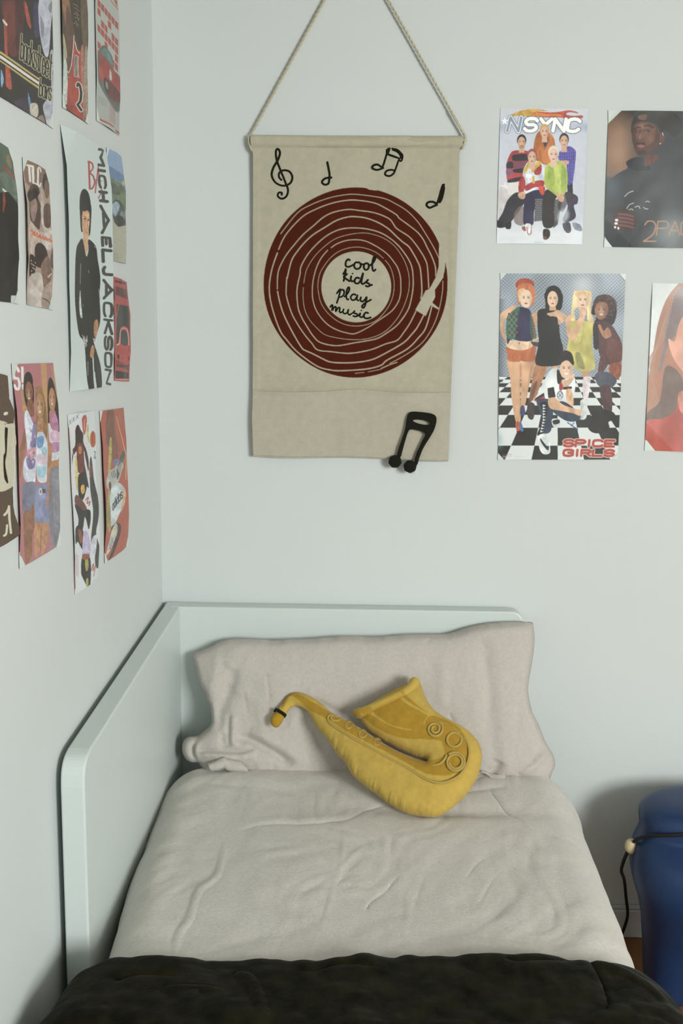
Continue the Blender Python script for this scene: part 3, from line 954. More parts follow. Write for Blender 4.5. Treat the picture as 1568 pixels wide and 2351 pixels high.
lf = lambda y: np.interp(y, [307, 345, 352, 500, 800, 900, 960, 1046], [576, 577, 581, 580.5, 581, 580, 578, 581])
rt = lambda y: np.interp(y, [307, 340, 350, 500, 700, 900, 1058], [1064, 1060, 1055, 1052, 1044, 1035, 1029])
X, Y, nu, nv = cloth_grid('cloth', lf, rt, (312, 1047), 1.05, 0, None, None, None)
U = (X - 578) / (1050 - 578)
Yb = Y + (Y - 312) / 735 * (U * 11 + 2.0 * np.sin(U * 9))      # the lower hem dips to the right
Yb = Yb + np.clip(1 - (Y - 312) / 40, 0, 1) * U * 1.0
P = on_plane(X.ravel(), Yb.ravel(), PY0, PYN)
e = np.minimum(U, 1 - U).ravel()
dp = wobble_tap(X, Y).ravel() + .006 * np.exp(-(U.ravel() / .02) ** 2) * 0
dp += .0022 * (np.clip(e, 0, .035) < .03) * 0
sleeve = np.exp(-((Y.ravel() - 324) / 13) ** 4) * .008
hem = .0014 * (1 / (1 + np.exp((e - .035) / .004)))
P[:, 1] -= dp + sleeve + hem
P[:, 1] = np.minimum(P[:, 1], -.004)
c = grow(pt.sample(X.ravel(), Yb.ravel()))
cl = mesh_np('cloth', P, grid_faces(nu, nv), m_canvas, colors=c, parent=hang)
so = cl.modifiers.new('t', 'SOLIDIFY'); so.thickness = .0012; so.offset = -1
# seam line under the rod pocket
q = spline([(583, 341), (650, 336), (760, 337), (900, 337), (1000, 333), (1058, 336)], 6)
Q = on_plane(q[:, 0], q[:, 1], PY0, PYN); Q[:, 1] -= .0045
V, Fs = merge([tube(Q, .0011, 6)]); mesh_np('sleeve_seam', V, Fs, mat('canvas_thread', grow(srgb('#a39c84')), .95, .1), parent=hang)
# rod inside the sleeve, seen at its ends
m_rod = mat('wooden_rod', (.42, .38, .28), .7, .2, bump=(60, .2))
Q = on_plane(np.linspace(571, 1068, 12), np.linspace(320, 322, 12), PY0, PYN)
Q[:, 1] = -.014
V, Fs = merge([tube(Q, .0075, 12)]); mesh_np('rod', V, Fs, m_rod, parent=hang)
# pocket across the bottom
X, Y, nu, nv = cloth_grid('p', lambda y: lf(y) + .8, lambda y: rt(y) - .3, (900, 1047), 1.6, 0, None, None, None)
U = (X - 578) / (1050 - 578); Vt = (Y - 900) / 147
top = np.interp(U, [0, .18, .32, .49, .52, .7, .85, 1], [897, 899.5, 899, 894, 894, 900, 902, 900])
bot = 1045 + U * 13 + 2.0 * np.sin(U * 9)
Yb = top * (1 - Vt) + bot * Vt
P = on_plane(X.ravel(), Yb.ravel(), PY0, PYN)
sag = .009 * np.exp(-((U - .25) / .16) ** 2) + .010 * np.exp(-((U - .74) / .15) ** 2)
P[:, 1] -= (wobble_tap(X, Y) + .0022 + (sag * (1 - Vt) ** 2 + .0015 * np.exp(-(Vt / .04) ** 2))).ravel()
P[:, 1] = np.minimum(P[:, 1], -.006)
pt2 = Paint(560, 400, 3.0154, 560, 880, 1085, 1075, 1.2, '#b0ab9a'); pt2.mottle(.035, 6, 5)
pk = mesh_np('pocket', P, grid_faces(nu, nv), m_canvas, colors=grow(pt2.sample(X.ravel(), Yb.ravel())), parent=hang)
so = pk.modifiers.new('t', 'SOLIDIFY'); so.thickness = .0012; so.offset = -1


def wall_stroke(name, groups, r, dep, m, parent, sm=True, seg=7):
    parts = []
    for pth in groups:
        q = spline(pth, 5) if sm and len(pth) > 2 else np.asarray(pth, float)
        P = on_plane(q[:, 0], q[:, 1], PY0, PYN)
        P[:, 1] -= dep + .004 * vnoise(q[:, 0] / 150 + 2, q[:, 1] / 260, 71)
        if len(q) == 1: P = np.vstack([P, P + [0.002, 0, 0]])
        parts.append(tube(P, r, seg))
    V, Fs = merge(parts)
    return mesh_np(name, V, Fs, m, parent=parent)


# couched yarn notes above the record
R_ = .0027
wall_stroke('embroidered_clef', [ZA('300,1160 283,1140 285,1112 310,1096 348,1103 368,1138 355,1178 310,1195 262,1176 236,1130 246,1080 275,1030 289,985 276,959 263,975 268,1030 290,1090 322,1170 340,1220 330,1262 300,1278 275,1262 280,1240 300,1241 298,1256')], R_, .0012, m_yarn, hang)
wall_stroke('embroidered_note', [ZA('592,1040 600,1080 607,1120 605,1160 598,1182 575,1188 558,1172 575,1150 600,1143 622,1142')], R_, .0012, m_yarn, hang)
wall_stroke('embroidered_note', [ZA('955,1078 915,1092 882,1082 888,1064 915,1058 945,1072 965,1020 978,975 988,944'), ZA('997,944 988,970 984,990 1015,1003 1050,1018 1055,1035'),
            ZA('1005,953 1040,962 1062,982 1075,1000 1070,1030 1058,1036'), ZA('1010,962 1040,975 1062,1000 1062,1020'), ZA('975,960 975,985 990,996 1040,1014'),
            ZA('1050,1030 1035,1075 1018,1115 990,1132 964,1122 972,1100 1000,1092 1026,1097')], R_, .0012, m_yarn, hang)
wall_stroke('embroidered_note', [ZA('1300,1316 1278,1325 1248,1336 1230,1318 1242,1300 1272,1298 1296,1308 1312,1270 1325,1220 1336,1187'), ZA('1342,1184 1334,1230 1318,1280 1314,1304'), ZA('1340,1200 1342,1215 1330,1270 1316,1300')], R_, .0012, m_yarn, hang)
# handwriting on the record label
LET = {
    'cool': ['735,598 722,590 708,605 705,632 722,642 745,634 765,622', '790,612 773,612 763,635 776,655 798,652 810,632 800,612 783,612', '806,620 820,624 834,626',
             '850,616 836,622 830,641 838,660 854,660 864,645 863,624 850,616', '862,636 884,624 902,602 912,576 904,568 895,585 889,620 890,652 898,671 914,658'],
    'kids': ['686,694 700,672 706,655 700,700 690,742', '716,690 700,702 692,712 716,730 734,742', '745,704 740,728 748,742 762,738', '752,686 753,690',
             '800,722 782,716 768,732 770,752 790,756 806,738 820,700 826,684 818,722 814,752 826,762', '826,760 848,744 862,728 848,748 866,758 872,770 858,778 842,772', '866,774 880,768 890,766'],
    'play': ['642,828 655,808 668,798 658,846 642,894', '660,820 676,800 692,806 692,832 674,850 658,848', '694,850 716,828 730,800 726,782 714,800 708,840 714,866 728,866',
             '776,836 756,832 740,850 748,870 768,868 784,846 786,838 782,866 796,876', '812,850 806,868 818,882 836,872 850,850 846,880 838,912 826,926 818,914 834,896 860,880 882,868'],
    'music': ['597,922 606,908 614,908 611,944 626,920 638,920 636,950 652,926 664,926 662,950 672,958 682,950', '692,932 686,954 698,966 714,958 724,936 720,962 732,974 742,966',
              '742,968 758,956 768,944 760,960 780,966 786,976 772,986 754,980', '780,984 796,976 806,962 802,982 814,990 826,984', '812,942 813,945', '862,962 846,958 832,972 834,992 856,998 880,990']}
for wd_, st in LET.items():
    wall_stroke('embroidered_word', [ZB(s) for s in st], .0024, .0010, m_yarn, hang, seg=6)


# two-strand twisted rope up to its hanging point above
def rope(q0, q1, y0, y1, r=.0031, twist=190):
    P0 = on_plane(*map(float, q0), np.array([0, y0, 0]), PYN); P1 = on_plane(*map(float, q1), np.array([0, y1, 0]), PYN)
    n = 420; t = np.linspace(0, 1, n)[:, None]
    C_ = P0 * (1 - t) + P1 * t; C_[:, 1] = (y0 + (y1 - y0) * t[:, 0] ** .6)
    d = (P1 - P0) / np.linalg.norm(P1 - P0); A_ = np.cross(d, [0, 1, 0]); A_ /= np.linalg.norm(A_); B_ = np.cross(d, A_)
    L = np.linalg.norm(P1 - P0); ph = t[:, 0] * L * twist * 1.3
    return [tube(C_ + r * .5 * (np.cos(ph + k)[:, None] * A_ + np.sin(ph + k)[:, None] * B_), r * .62, 6) for k in (0, math.pi)]


V, Fs = merge(rope((577, 308), (817, -131), -.014, -.012) + rope((1066, 309), (817, -131), -.014, -.012) +
              [tube(on_plane(np.array([575, 571, 572, 578.]), np.array([308, 315, 330, 345.]), PY0 + PYN * .006, PYN), .0028, 8),
               tube(on_plane(np.array([1066, 1068.5, 1066, 1061.]), np.array([308, 315, 330, 342.]), PY0 + PYN * .006, PYN), .0028, 8),
               tube(on_plane(np.array([1066, 1050, 1034.]), np.array([309, 283, 255.]), PY0 + PYN * .002, PYN), .0022, 8)])
mesh_np('hanging_rope', V, Fs, m_rope, parent=hang)

# felt double note pinned to the pocket
ZN = lambda p: np.array(zc(560, 860, 3.0154, parse(p)))
no = ZN('1055,575 1070,510 1088,460 1118,372 1126,300 1138,268 1160,254 1230,258 1300,268 1330,285 1336,320 1318,385 1285,440 1250,495 1232,530 1212,585 1200,632 1178,628 1180,590 1195,540 1215,500 1235,455 1256,418 1250,402 1205,385 1150,378 1135,400 1118,455 1100,520 1085,580')
nh = ZN('1163,318 1195,310 1262,318 1290,336 1290,346 1255,348 1205,338')
Vn, Tn, Bn, En, _ = fill(chaikin(no, 1), 1.6, [chaikin(nh, 1)])
Wn = on_plane(Vn[:, 0], Vn[:, 1], PY0 + PYN * .017, PYN)
hn = .0045 * np.tanh(inflate(Wn[:, [0, 2]], Bn, En, 200) / .003)
n = len(Vn); bk = np.arange(n) + n; bk[Bn] = np.arange(n)[Bn]
fr = Wn + PYN * hn[:, None]; ba = Wn - PYN * hn[:, None]
note = mesh_np('felt_note', np.vstack([fr, ba]), np.vstack([Tn[:, ::-1], bk[Tn]]), m_felt_black)
tag(note, 'black felt beamed music note pinned over the lower right of the canvas pocket', 'felt music note')
for cx_, cy_ in ((1046, 602), (1150, 636)):
    q = ZN([(cx_, cy_)])[0]; c0 = on_plane(q[0], q[1], PY0 + PYN * .017, PYN)
    rr = .0160 * (1 + .03 * vnoise(np.cos(U * 0), U * 0, 1)[0, 0])
    uu, vv = np.meshgrid(np.linspace(0, 2 * np.pi, 33)[:-1], np.linspace(-np.pi / 2, np.pi / 2, 13))
    rim = 1 + .035 * np.sin(7 * uu + cx_) * np.cos(vv)
    S = np.stack([rr * rim * np.cos(vv) * np.cos(uu), .010 * np.sin(vv), rr * rim * np.cos(vv) * np.sin(uu)], -1).reshape(-1, 3) + c0
    mesh_np('note_head', S, grid_faces(32, 13, 0, True), m_felt_black, parent=note)
q = ZN('1196,628 1222,634 1204,684 1176,672'); Pq = on_plane(q[:, 0], q[:, 1], PY0 + PYN * .006, PYN)
V = np.vstack([Pq, Pq + PYN * .0006])
mesh_np('care_tag', V, np.array([[3, 2, 1, 0], [4, 5, 6, 7], [0, 1, 5, 4], [1, 2, 6, 5], [2, 3, 7, 6], [3, 0, 4, 7]]), m_tape, smooth=False, parent=note)

# ---------------------------------------------------------------- blue stool with its cord
# stacked cross-sections: (height, centre x, centre y, half width, half depth)
SEC = [(.000, 1.275, -.245, .036, .050), (.012, 1.277, -.245, .050, .062), (.05, 1.287, -.24, .066, .075), (.10, 1.305, -.235, .085, .09), (.15, 1.325, -.23, .108, .105), (.185, 1.340, -.23, .126, .118), (.23, 1.362, -.23, .157, .135),
       (.28, 1.376, -.23, .186, .150), (.33, 1.385, -.228, .2035, .152), (.37, 1.387, -.222, .200, .140), (.395, 1.388, -.212, .190, .118), (.410, 1.388, -.205, .184, .104), (.425, 1.388, -.200, .183, .105), (.440, 1.388, -.198, .184, .105), (.455, 1.388, -.195, .180, .104), (.470, 1.39, -.193, .166, .098), (.480, 1.39, -.192, .145, .084), (.486, 1.39, -.192, .11, .060), (.488, 1.39, -.192, .05, .025)]
zz = np.array([s[0] for s in SEC]); dens = np.interp(np.linspace(0, len(SEC) - 1, 90), np.arange(len(SEC)), zz)
S2 = spline(np.array(SEC), 5)
rows = []
S2[:, 1] += .010
for z, cx_, cy_, a, b in S2:
    t = np.linspace(0, 2 * np.pi, 73)[:-1]; e = 2 / 2.5
    rows.append(np.stack([cx_ + a * np.sign(np.cos(t)) * np.abs(np.cos(t)) ** e, cy_ + b * np.sign(np.sin(t)) * np.abs(np.sin(t)) ** e, np.full(72, z)], -1))
V = np.array(rows).reshape(-1, 3); nr = len(rows)
V = np.vstack([V, [[1.40, -.192, .4885], [1.285, -.245, 0]]])
k = np.arange(72); k2 = (k + 1) % 72
caps = np.vstack([np.stack([k + (nr - 1) * 72, k2 + (nr - 1) * 72, np.full(72, nr * 72)], 1), np.stack([k2, k, np.full(72, nr * 72 + 1)], 1)])
st = mesh_np('plastic_stool', V, [grid_faces(72, nr, 0, True), caps], m_blue)
tag(st, 'blue moulded plastic stool with a pinched waist standing right of the bed', 'stool')

cordroot = empty('beaded_cord', (1.25, -.25, .3))
tag(cordroot, 'black cord with one wooden bead slung around the waist of the blue stool', 'cord')
th = np.radians(np.linspace(-40, 200, 60))


def waist(t, z, g=.004):
    i = np.interp(z, S2[:, 0], np.arange(len(S2))); g_ = lambda k: np.interp(i, np.arange(len(S2)), S2[:, k])
    e = 2 / 2.5; c, s_ = np.cos(t), np.sin(t)
    return np.array([g_(1) + (g_(3) + g) * np.sign(c) * abs(c) ** e, g_(2) + (g_(4) + g) * np.sign(s_) * abs(s_) ** e, z])


path = [waist(math.radians(a), z, g) for a, z, g in [(60, .43, .006), (35, .432, .006), (10, .438, .006), (-15, .445, .006), (-40, .452, .006), (-70, .455, .006), (-85, .455, .006), (-100, .452, .006), (-115, .445, .006), (-130, .436, .006), (-145, .426, .006), (-158, .415, .007), (-170, .402, .009), (-176, .39, .011)]]
path += [np.array([1.195, -.215, .374]), np.array([1.181, -.212, .345]), np.array([1.175, -.204, .315]), np.array([1.180, -.175, .28]), np.array([1.205, -.11, .22]), np.array([1.225, -.06, .14]), np.array([1.232, -.055, .09]),
         np.array([1.222, -.055, .045]), np.array([1.205, -.06, .008]), np.array([1.195, -.10, .005]), np.array([1.20, -.15, .005])]
V, Fs = merge([tube(spline(path, 6), .0042, 8)])
mesh_np('cord', V, Fs, m_cord, parent=cordroot)
V, Fs = merge([tube(spline([waist(math.radians(a), z, .004) for a, z in [(-60, .46), (-66, .44), (-72, .425), (-64, .418), (-58, .425)]], 6), .003, 8)])
mesh_np('cord_loop', V, Fs, m_cord, parent=cordroot)
uu, vv = np.meshgrid(np.linspace(0, 2 * np.pi, 25)[:-1], np.linspace(-np.pi / 2, np.pi / 2, 13))
S = np.stack([.0155 * np.cos(vv) * np.cos(uu), .0155 * np.cos(vv) * np.sin(uu), .019 * np.sin(vv)], -1).reshape(-1, 3) + np.array([1.191, -.215, .368])
mesh_np('wooden_bead', S, grid_faces(24, 13, 0, True), m_bead, parent=cordroot)

# ---------------------------------------------------------------- posters
BACK0, BACKN = np.array([0, -.0012, 0.]), np.array([0, -1., 0])
LEFT0, LEFTN = np.array([.0010, 0, 0.]), np.array([1., 0, 0])


def poster(name, label, cat, wall, quad, pt, cuts='', pitch=1.05, curl=.003, tape=26, seed=1, group=None, kgrow=1.14):
    """sheet of paper taped flat on a wall; quad = survey px TL TR BR BL; cuts = taped corners 'tl tr br bl'"""
    p0, nn = (BACK0, BACKN) if wall == 'back' else (LEFT0, LEFTN)
    q = parse(quad); W = on_plane(q[:, 0], q[:, 1], p0, nn)
    wpx = max(np.linalg.norm(q[1] - q[0]), np.linalg.norm(q[2] - q[3])); hpx = max(np.linalg.norm(q[3] - q[0]), np.linalg.norm(q[2] - q[1]))
    nu, nv = int(wpx / pitch) + 2, int(hpx / pitch) + 2
    u, v = np.meshgrid(np.linspace(0, 1, nu), np.linspace(0, 1, nv))
    u1, v1 = u[..., None], v[..., None]
    P = ((W[0] * (1 - u1) + W[1] * u1) * (1 - v1) + (W[3] * (1 - u1) + W[2] * u1) * v1).reshape(-1, 3)
    px, py = project(P)
    pt.tone()
    c = grow(pt.sample(px, py), kgrow)
    ww = np.linalg.norm(W[1] - W[0]); hh = np.linalg.norm(W[3] - W[0])
    lift = curl * (.5 + .5 * vnoise(u * 2.2 + seed, v * 3.1 + seed * 3, 80 + seed)) + .0007 * (.5 + .5 * vnoise(u * 6, v * 9 + seed, 90 + seed))
    curl = curl * (.45 if wall == 'back' else .28 if seed != 10 else .5)
    if wall == 'left': tape = tape * 1.9
    e = np.minimum(np.minimum(u, 1 - u) * ww, np.minimum(v, 1 - v) * hh) / .05
    mid = 1 - np.clip(e, 0, 1)
    cor = np.minimum(u, 1 - u) * ww + np.minimum(v, 1 - v) * hh         # taped at the corners: stays down there
    lift = (lift + curl * mid ** 2) * np.clip(cor / .07, 0, 1)
    P = P + nn * lift.ravel()[:, None]
    o = mesh_np(name, P, grid_faces(nu, nv), m_paper, colors=c)
    if wall == 'left':
        o.data.flip_normals() if False else None
    tag(o, label, cat, group)
    # strips of clear tape over the corners
    for k, (key, a, b, d) in enumerate((('tl', 0, 1, 3), ('tr', 1, 0, 2), ('br', 2, 3, 1), ('bl', 3, 2, 0))):
        if key not in cuts.split(): continue
        t = tape / 1000 if k not in () else 0
        ea = (W[b] - W[a]) / np.linalg.norm(W[b] - W[a]); eb = (W[d] - W[a]) / np.linalg.norm(W[d] - W[a])
        pts = [W[a] - ea * .001 - eb * .001, W[a] + ea * t, W[a] + eb * t * 1.15]
        Vt_ = np.array([p + nn * .0016 for p in pts] + [p + nn * .0009 for p in pts])
        T_ = np.array([[0, 1, 2], [3, 5, 4]]); Q_ = np.array([[0, 3, 4, 1], [1, 4, 5, 2], [2, 5, 3, 0]])
        mesh_np('tape', Vt_, [T_, Q_], m_tape, smooth=False, parent=o)
    return o


def person(p, head, hair, skin, top, body, hs=1, hairpts=None, neck=True):
    """small printed figure: hair, face with features; head=(cx,cy,rx,ry)"""
    cx, cy, rx, ry = head
    if neck: p.P(skin, [(cx - rx * .5, cy + ry * .3), (cx + rx * .5, cy + ry * .3), (cx + rx * .7, cy + ry * 1.7), (cx - rx * .7, cy + ry * 1.7)])
    p.E(hair, cx, cy - ry * .28, rx * 1.14, ry * .98)
    p.E(skin, cx, cy + ry * .08, rx * .93, ry * .95)
    face(p, cx, cy + ry * .05, rx, ry, skin)


def face(p, cx, cy, rx, ry, skin, dark='#3a2a20', lip='#9a5548', tilt=0, hl=True):
    if hl:
        p.E('#f0d8bc', cx - rx * .1, cy + ry * .1, rx * .45, ry * .6, a=.25, soft=.5)
    p.E(dark, cx + rx * .72, cy + ry * .1, rx * .25, ry * .7, a=.25, soft=.5)
    for s in (-1, 1):
        p.E(dark, cx + s * rx * .38, cy - ry * .10, rx * .17, ry * .075, a=.85)
        p.L(dark, [(cx + s * rx * .6, cy - ry * .24), (cx + s * rx * .2, cy - ry * .27)], max(ry * .07, 1), a=.7)
    p.L(dark, [(cx + rx * .03, cy - ry * .05), (cx + rx * .1, cy + ry * .27), (cx - rx * .1, cy + ry * .3)], max(ry * .05, 1), a=.35)
    p.E(lip, cx, cy + ry * .52, rx * .3, ry * .085)


# ---- five young men in the snow (back wall, upper left)
p = Paint(1120, 230, 3.5, 1135, 240, 1360, 570, 1.7, '#c0c5d2')
p.shade('#d4d9de', lambda X, Y: (Y - 950) / 120, 1)
p.shade('#cfc9cc', lambda X, Y: 1 - np.hypot((X - 130) / 120, (Y - 760) / 330), .6)
p.shade('#8fa2b6', lambda X, Y: np.exp(-((Y - 215) / 38) ** 2) * (.7 + .3 * np.sin(X / 40)), .8)
p.shade('#c9c6c9', lambda X, Y: (130 - Y) / 60, .6)
p.mottle(.03, 30)
for x, y, r in ((140, 700, 45), (105, 840, 40)):
    p.P('#dce0e0', [(x + (r if k % 2 == 0 else r * .42) * math.sin(k * math.pi / 5), y - (r if k % 2 == 0 else r * .42) * math.cos(k * math.pi / 5)) for k in range(10)], a=.8)
p.P('#b3a5a0', '80,720 160,720 180,900 90,930', 1, .5)
# flame over the lettering
p.P('#c99a2c', '160,140 200,110 280,82 370,72 440,78 480,92 410,88 370,100 365,118 400,132 300,130 230,122', 1)
p.P('#b8472c', '400,132 362,118 368,100 400,92 470,98 560,96 640,82 700,90 728,106 660,98 630,108 640,120 700,126 756,122 755,146 640,150 560,138 460,140', 1)
p.P('#d98a2f', '400,132 365,118 385,98 470,112 560,112 600,130 500,130', 1, .7)
p.L('#3c3a3a', '160,142 230,122 300,130 400,133 460,141', 4, 1, .5)
p.word('N', '155,250 245,250 268,140 182,140', 34, '#e2e6ea', oc='#6b7485', ow=10)
p.word('N', '155,250 245,250 268,140 182,140', 20, '#8494aa')
p.word('SYNC', '292,246 725,250 742,156 312,150', 28, '#eef0ee', gap=.3, oc='#50535e', ow=12)
p.word('SYNC', '292,246 725,250 742,156 312,150', 28, '#eef0ee', gap=.3)
p.P('#eceeed', [(135 + (32 if k % 2 == 0 else 13) * math.sin(k * math.pi / 5), 170 - (32 if k % 2 == 0 else 13) * math.cos(k * math.pi / 5)) for k in range(10)])
# left figure: striped jumper
p.P('#d5d2cd', '165,640 300,630 290,760 160,760', 0)
p.P('#a53a3c', '180,430 215,405 300,405 340,430 345,520 330,640 280,650 170,660 148,600 150,510', 1)
p.P('#2f2b33', '205,440 330,435 340,480 215,490 195,470', 1); p.P('#2f2b33', '155,498 200,500 205,545 150,545', 1)
p.P('#7d4456', '200,495 330,490 330,545 205,548'); p.P('#2f2b33', '205,555 320,550 318,580 215,582', 1); p.P('#2f2b33', '165,640 270,615 280,640 170,664', 1)
p.P('#6d5a76', '150,560 200,560 195,600 150,600', 1, .7)
person(p, (271, 338, 33, 50), '#2a2220', '#c79a7a', None, None); p.E('#3a2c26', 271, 378, 22, 12, a=.35)
# back centre: orange coat
p.P('#b56a2b', '365,400 375,320 400,260 430,250 490,258 530,310 542,380 540,440 500,520 400,500 375,460', 1)
p.P('#8e4a22', '450,330 480,300 500,290 470,380 450,400', 1, .6); p.P('#a55e28', '400,440 420,400 440,520 410,500', 1, .6)
p.P('#3b3950', '440,310 470,300 482,330 460,380 445,350', 1)
person(p, (455, 255, 33, 50), '#c79a4a', '#d3a488', None, None)
# right figure: violet checked shirt
p.P('#2e2a35', '635,660 680,660 684,760 640,760'); p.P('#3a3548', '620,740 715,770 718,830 690,850 705,940 640,980 600,960 640,860', 1)
p.P('#4f469c', '565,430 600,400 650,370 700,400 706,440 700,520 690,600 676,665 640,672 630,520 575,490', 1)
for k in range(8): p.L('#8a86c8', [(570 + 18 * k, 400), (590 + 16 * k, 660)], 3, a=.5)
for k in range(9): p.L('#8a86c8', [(570, 420 + 26 * k), (700, 410 + 26 * k)], 2.5, a=.4)
p.P('#c79a7c', '560,490 640,485 648,510 600,522 565,512', 1)
person(p, (612, 330, 34, 52), '#3a2c26', '#cc9f80', None, None)
p.P('#4c4a55', '640,980 660,990 668,1050 640,1070 610,1040 600,990', 1); p.P('#7b8494', '680,985 740,1000 755,1050 700,1040', 1)
# front left: red, white and yellow jacket
p.P('#2a2730', '235,740 160,800 120,900 85,960 75,1020 140,1020 200,960 290,830 310,790', 1); p.P('#1f1c20', '140,990 185,975 182,1032 145,1032', 1); p.P('#1f1c20', '75,965 120,985 105,1018 74,1018', 1)
p.P('#6f5a50', '215,900 280,850 285,1000 215,985', 1, .8)
p.P('#2c2745', '300,750 400,720 452,730 450,790 390,850 370,900 362,1000 290,1000 285,900 290,820', 1)
p.P('#c5cbd4', '285,560 330,490 400,490 450,530 455,620 440,680 300,755 270,740 280,640', 1)
p.P('#a8322f', '370,560 395,520 430,520 425,590 380,600', 1); p.P('#a8322f', '270,620 290,620 300,690 262,780 245,720 250,660', 1); p.P('#a8322f', '300,690 380,650 450,650 440,700 380,700 310,730', 1)
p.P('#c9a52e', '290,560 330,490 352,500 320,560 295,590', 1); p.P('#c9a52e', '350,560 400,490 432,505 400,540 360,580', 1); p.P('#c9a52e', '356,610 374,610 378,670 356,670')
p.P('#d9dcde', '305,590 350,570 345,650 310,660', 1)
person(p, (355, 460, 35, 55), '#9c4a4c', '#cfa58c', None, None)
p.P('#c99a7e', '245,750 290,735 300,770 285,795 250,785', 1)
p.P('#c4412c', '405,700 455,695 455,750 430,760', 1); p.P('#d9dde0', '300,1000 345,1000 350,1080 312,1085', 1); p.L('#a8322f', '312,1020 322,1075 345,1072 348,1010', 6, 1); p.P('#8a5a4a', '272,1020 298,1015 302,1052 280,1045', 1)
# drum seat
p.P('#4b4a4e', '380,790 440,790 440,970 372,975'); p.P('#4b4a4e', '535,800 600,790 560,1000 525,1030 530,900')
for k in range(12):
    for j in range(5): p.E('#a5a6a8', 384 + j * 13 + (k % 2) * 6, 800 + k * 15, 3, 3)
    for j in range(4): p.E('#a5a6a8', 540 + j * 13 + (k % 2) * 6, 812 + k * 14, 3, 3)
# front right: lime shirt
p.P('#2b2422', '470,720 560,730 600,770 545,790 530,900 528,1010 470,1030 438,990 435,850 445,780', 1); p.P('#3a342f', '600,760 700,760 640,830 600,900 560,850', 1, .8)
p.P('#a9b945', '460,545 500,500 560,490 620,520 640,600 636,700 610,760 560,770 520,745 460,690 453,610', 1)
p.P('#86a034', '490,530 530,560 530,680 505,680 480,600', 1, .7); p.P('#86a034', '590,530 630,560 625,680 590,690', 1, .7); p.P('#b6c45a', '535,530 575,530 590,740 555,740', 1, .7)
person(p, (527, 440, 38, 58), '#d8ccb0', '#dcb49c', None, None)
p.P('#cf9f84', '550,765 590,745 610,780 605,815 575,812', 1)
p.P('#2a201c', '445,1040 490,1040 500,1085 475,1120 445,1105', 1); p.P('#6b4538', '445,1092 470,1100 470,1122 446,1118', 1)
p.L('#8a8f98', '378,1142 450,1143', 3)
p.E('#c8d2d6', 605, 930, 45, 60, 25, a=.5, soft=.3)
poster('poster', 'band poster of five young men in bright clothes under an orange flame and white lettering', 'poster', 'back', '1149,248 1350,250 1336,561 1140,559', p, '', seed=1, curl=.002)

# ---- dark portrait poster (back wall, upper right)
p = Paint(1120, 230, 3.5, 1380, 245, 1600, 575, 1.5, '#35393a')
p.shade('#8e6a4f', lambda X, Y: (1230 - X) / 160 * (Y < 620), 1)
p.shade('#2c1f17', lambda X, Y: (260 - Y) / 180, .9)
p.shade('#6a4b38', lambda X, Y: np.exp(-((X - 960) / 60) ** 2), .4)
p.shade('#a07c60', lambda X, Y: np.exp(-((X - 1060) / 90) ** 2 - ((Y - 440) / 120) ** 2), .6)
p.P('#2b3033', '1180,60 1700,60 1700,1200 930,1200 935,720 980,640 1060,580 1120,545 1110,500 1180,460 1240,420', 1)
p.shade('#4d5a64', lambda X, Y: np.exp(-((X - 990) / 70) ** 2 - ((Y - 680) / 90) ** 2), .7)
p.shade('#43474a', lambda X, Y: np.exp(-((X - 1350) / 160) ** 2 - ((Y - 640) / 260) ** 2), .5)
p.P('#22252a', '1110,500 1180,460 1250,470 1300,560 1160,560', 1, .8)
# cap and head
p.P('#211d1b', '1160,170 1200,110 1290,80 1420,84 1520,120 1560,200 1500,300 1420,240 1390,270 1370,210 1300,175 1215,180 1175,260 1150,260', 1)
p.P('#4b3026', '1160,210 1195,180 1260,170 1330,190 1370,230 1400,290 1400,360 1340,400 1300,450 1240,455 1190,420 1168,360 1155,300', 1)
p.P('#66412f', '1180,210 1250,180 1330,200 1345,260 1320,340 1270,370 1220,350 1190,300', 1, .8)
p.E('#8b5f49', 1240, 215, 42, 22, a=.6, soft=.5); p.E('#8f6049', 1215, 290, 22, 34, a=.5, soft=.5); p.E('#86573f', 1310, 310, 30, 34, a=.5, soft=.5)
p.L('#1c1412', '1180,232 1205,218 1225,222', 8, 1); p.L('#1c1412', '1255,212 1290,205 1330,222', 9, 1)
p.E('#1a1413', 1197, 252, 16, 7); p.E('#1a1413', 1280, 248, 19, 8, 5); p.E('#a58f80', 1202, 252, 4, 3); p.E('#a58f80', 1272, 250, 4, 3)
p.L('#2f1d17', '1228,240 1205,290 1200,310 1225,322 1250,310', 6, 1, .8)
p.E('#3a201c', 1226, 352, 38, 14, 3); p.E('#8e5d54', 1228, 368, 30, 13, 3); p.L('#20110f', '1190,358 1225,362 1262,360', 4, 1)
p.E('#2a1b15', 1240, 425, 45, 26, a=.7, soft=.4); p.P('#5c3528', '1262,470 1330,440 1365,445 1350,490 1290,525 1255,525', 1)
p.E('#5d3a2c', 1398, 305, 20, 40); p.E('#cfcfca', 1384, 350, 5, 5); p.L('#c9c9c4', '1400,262 1408,285', 4, 1)
p.P('#9b6a44', '1205,128 1270,118 1265,160 1215,155', 1, .35)
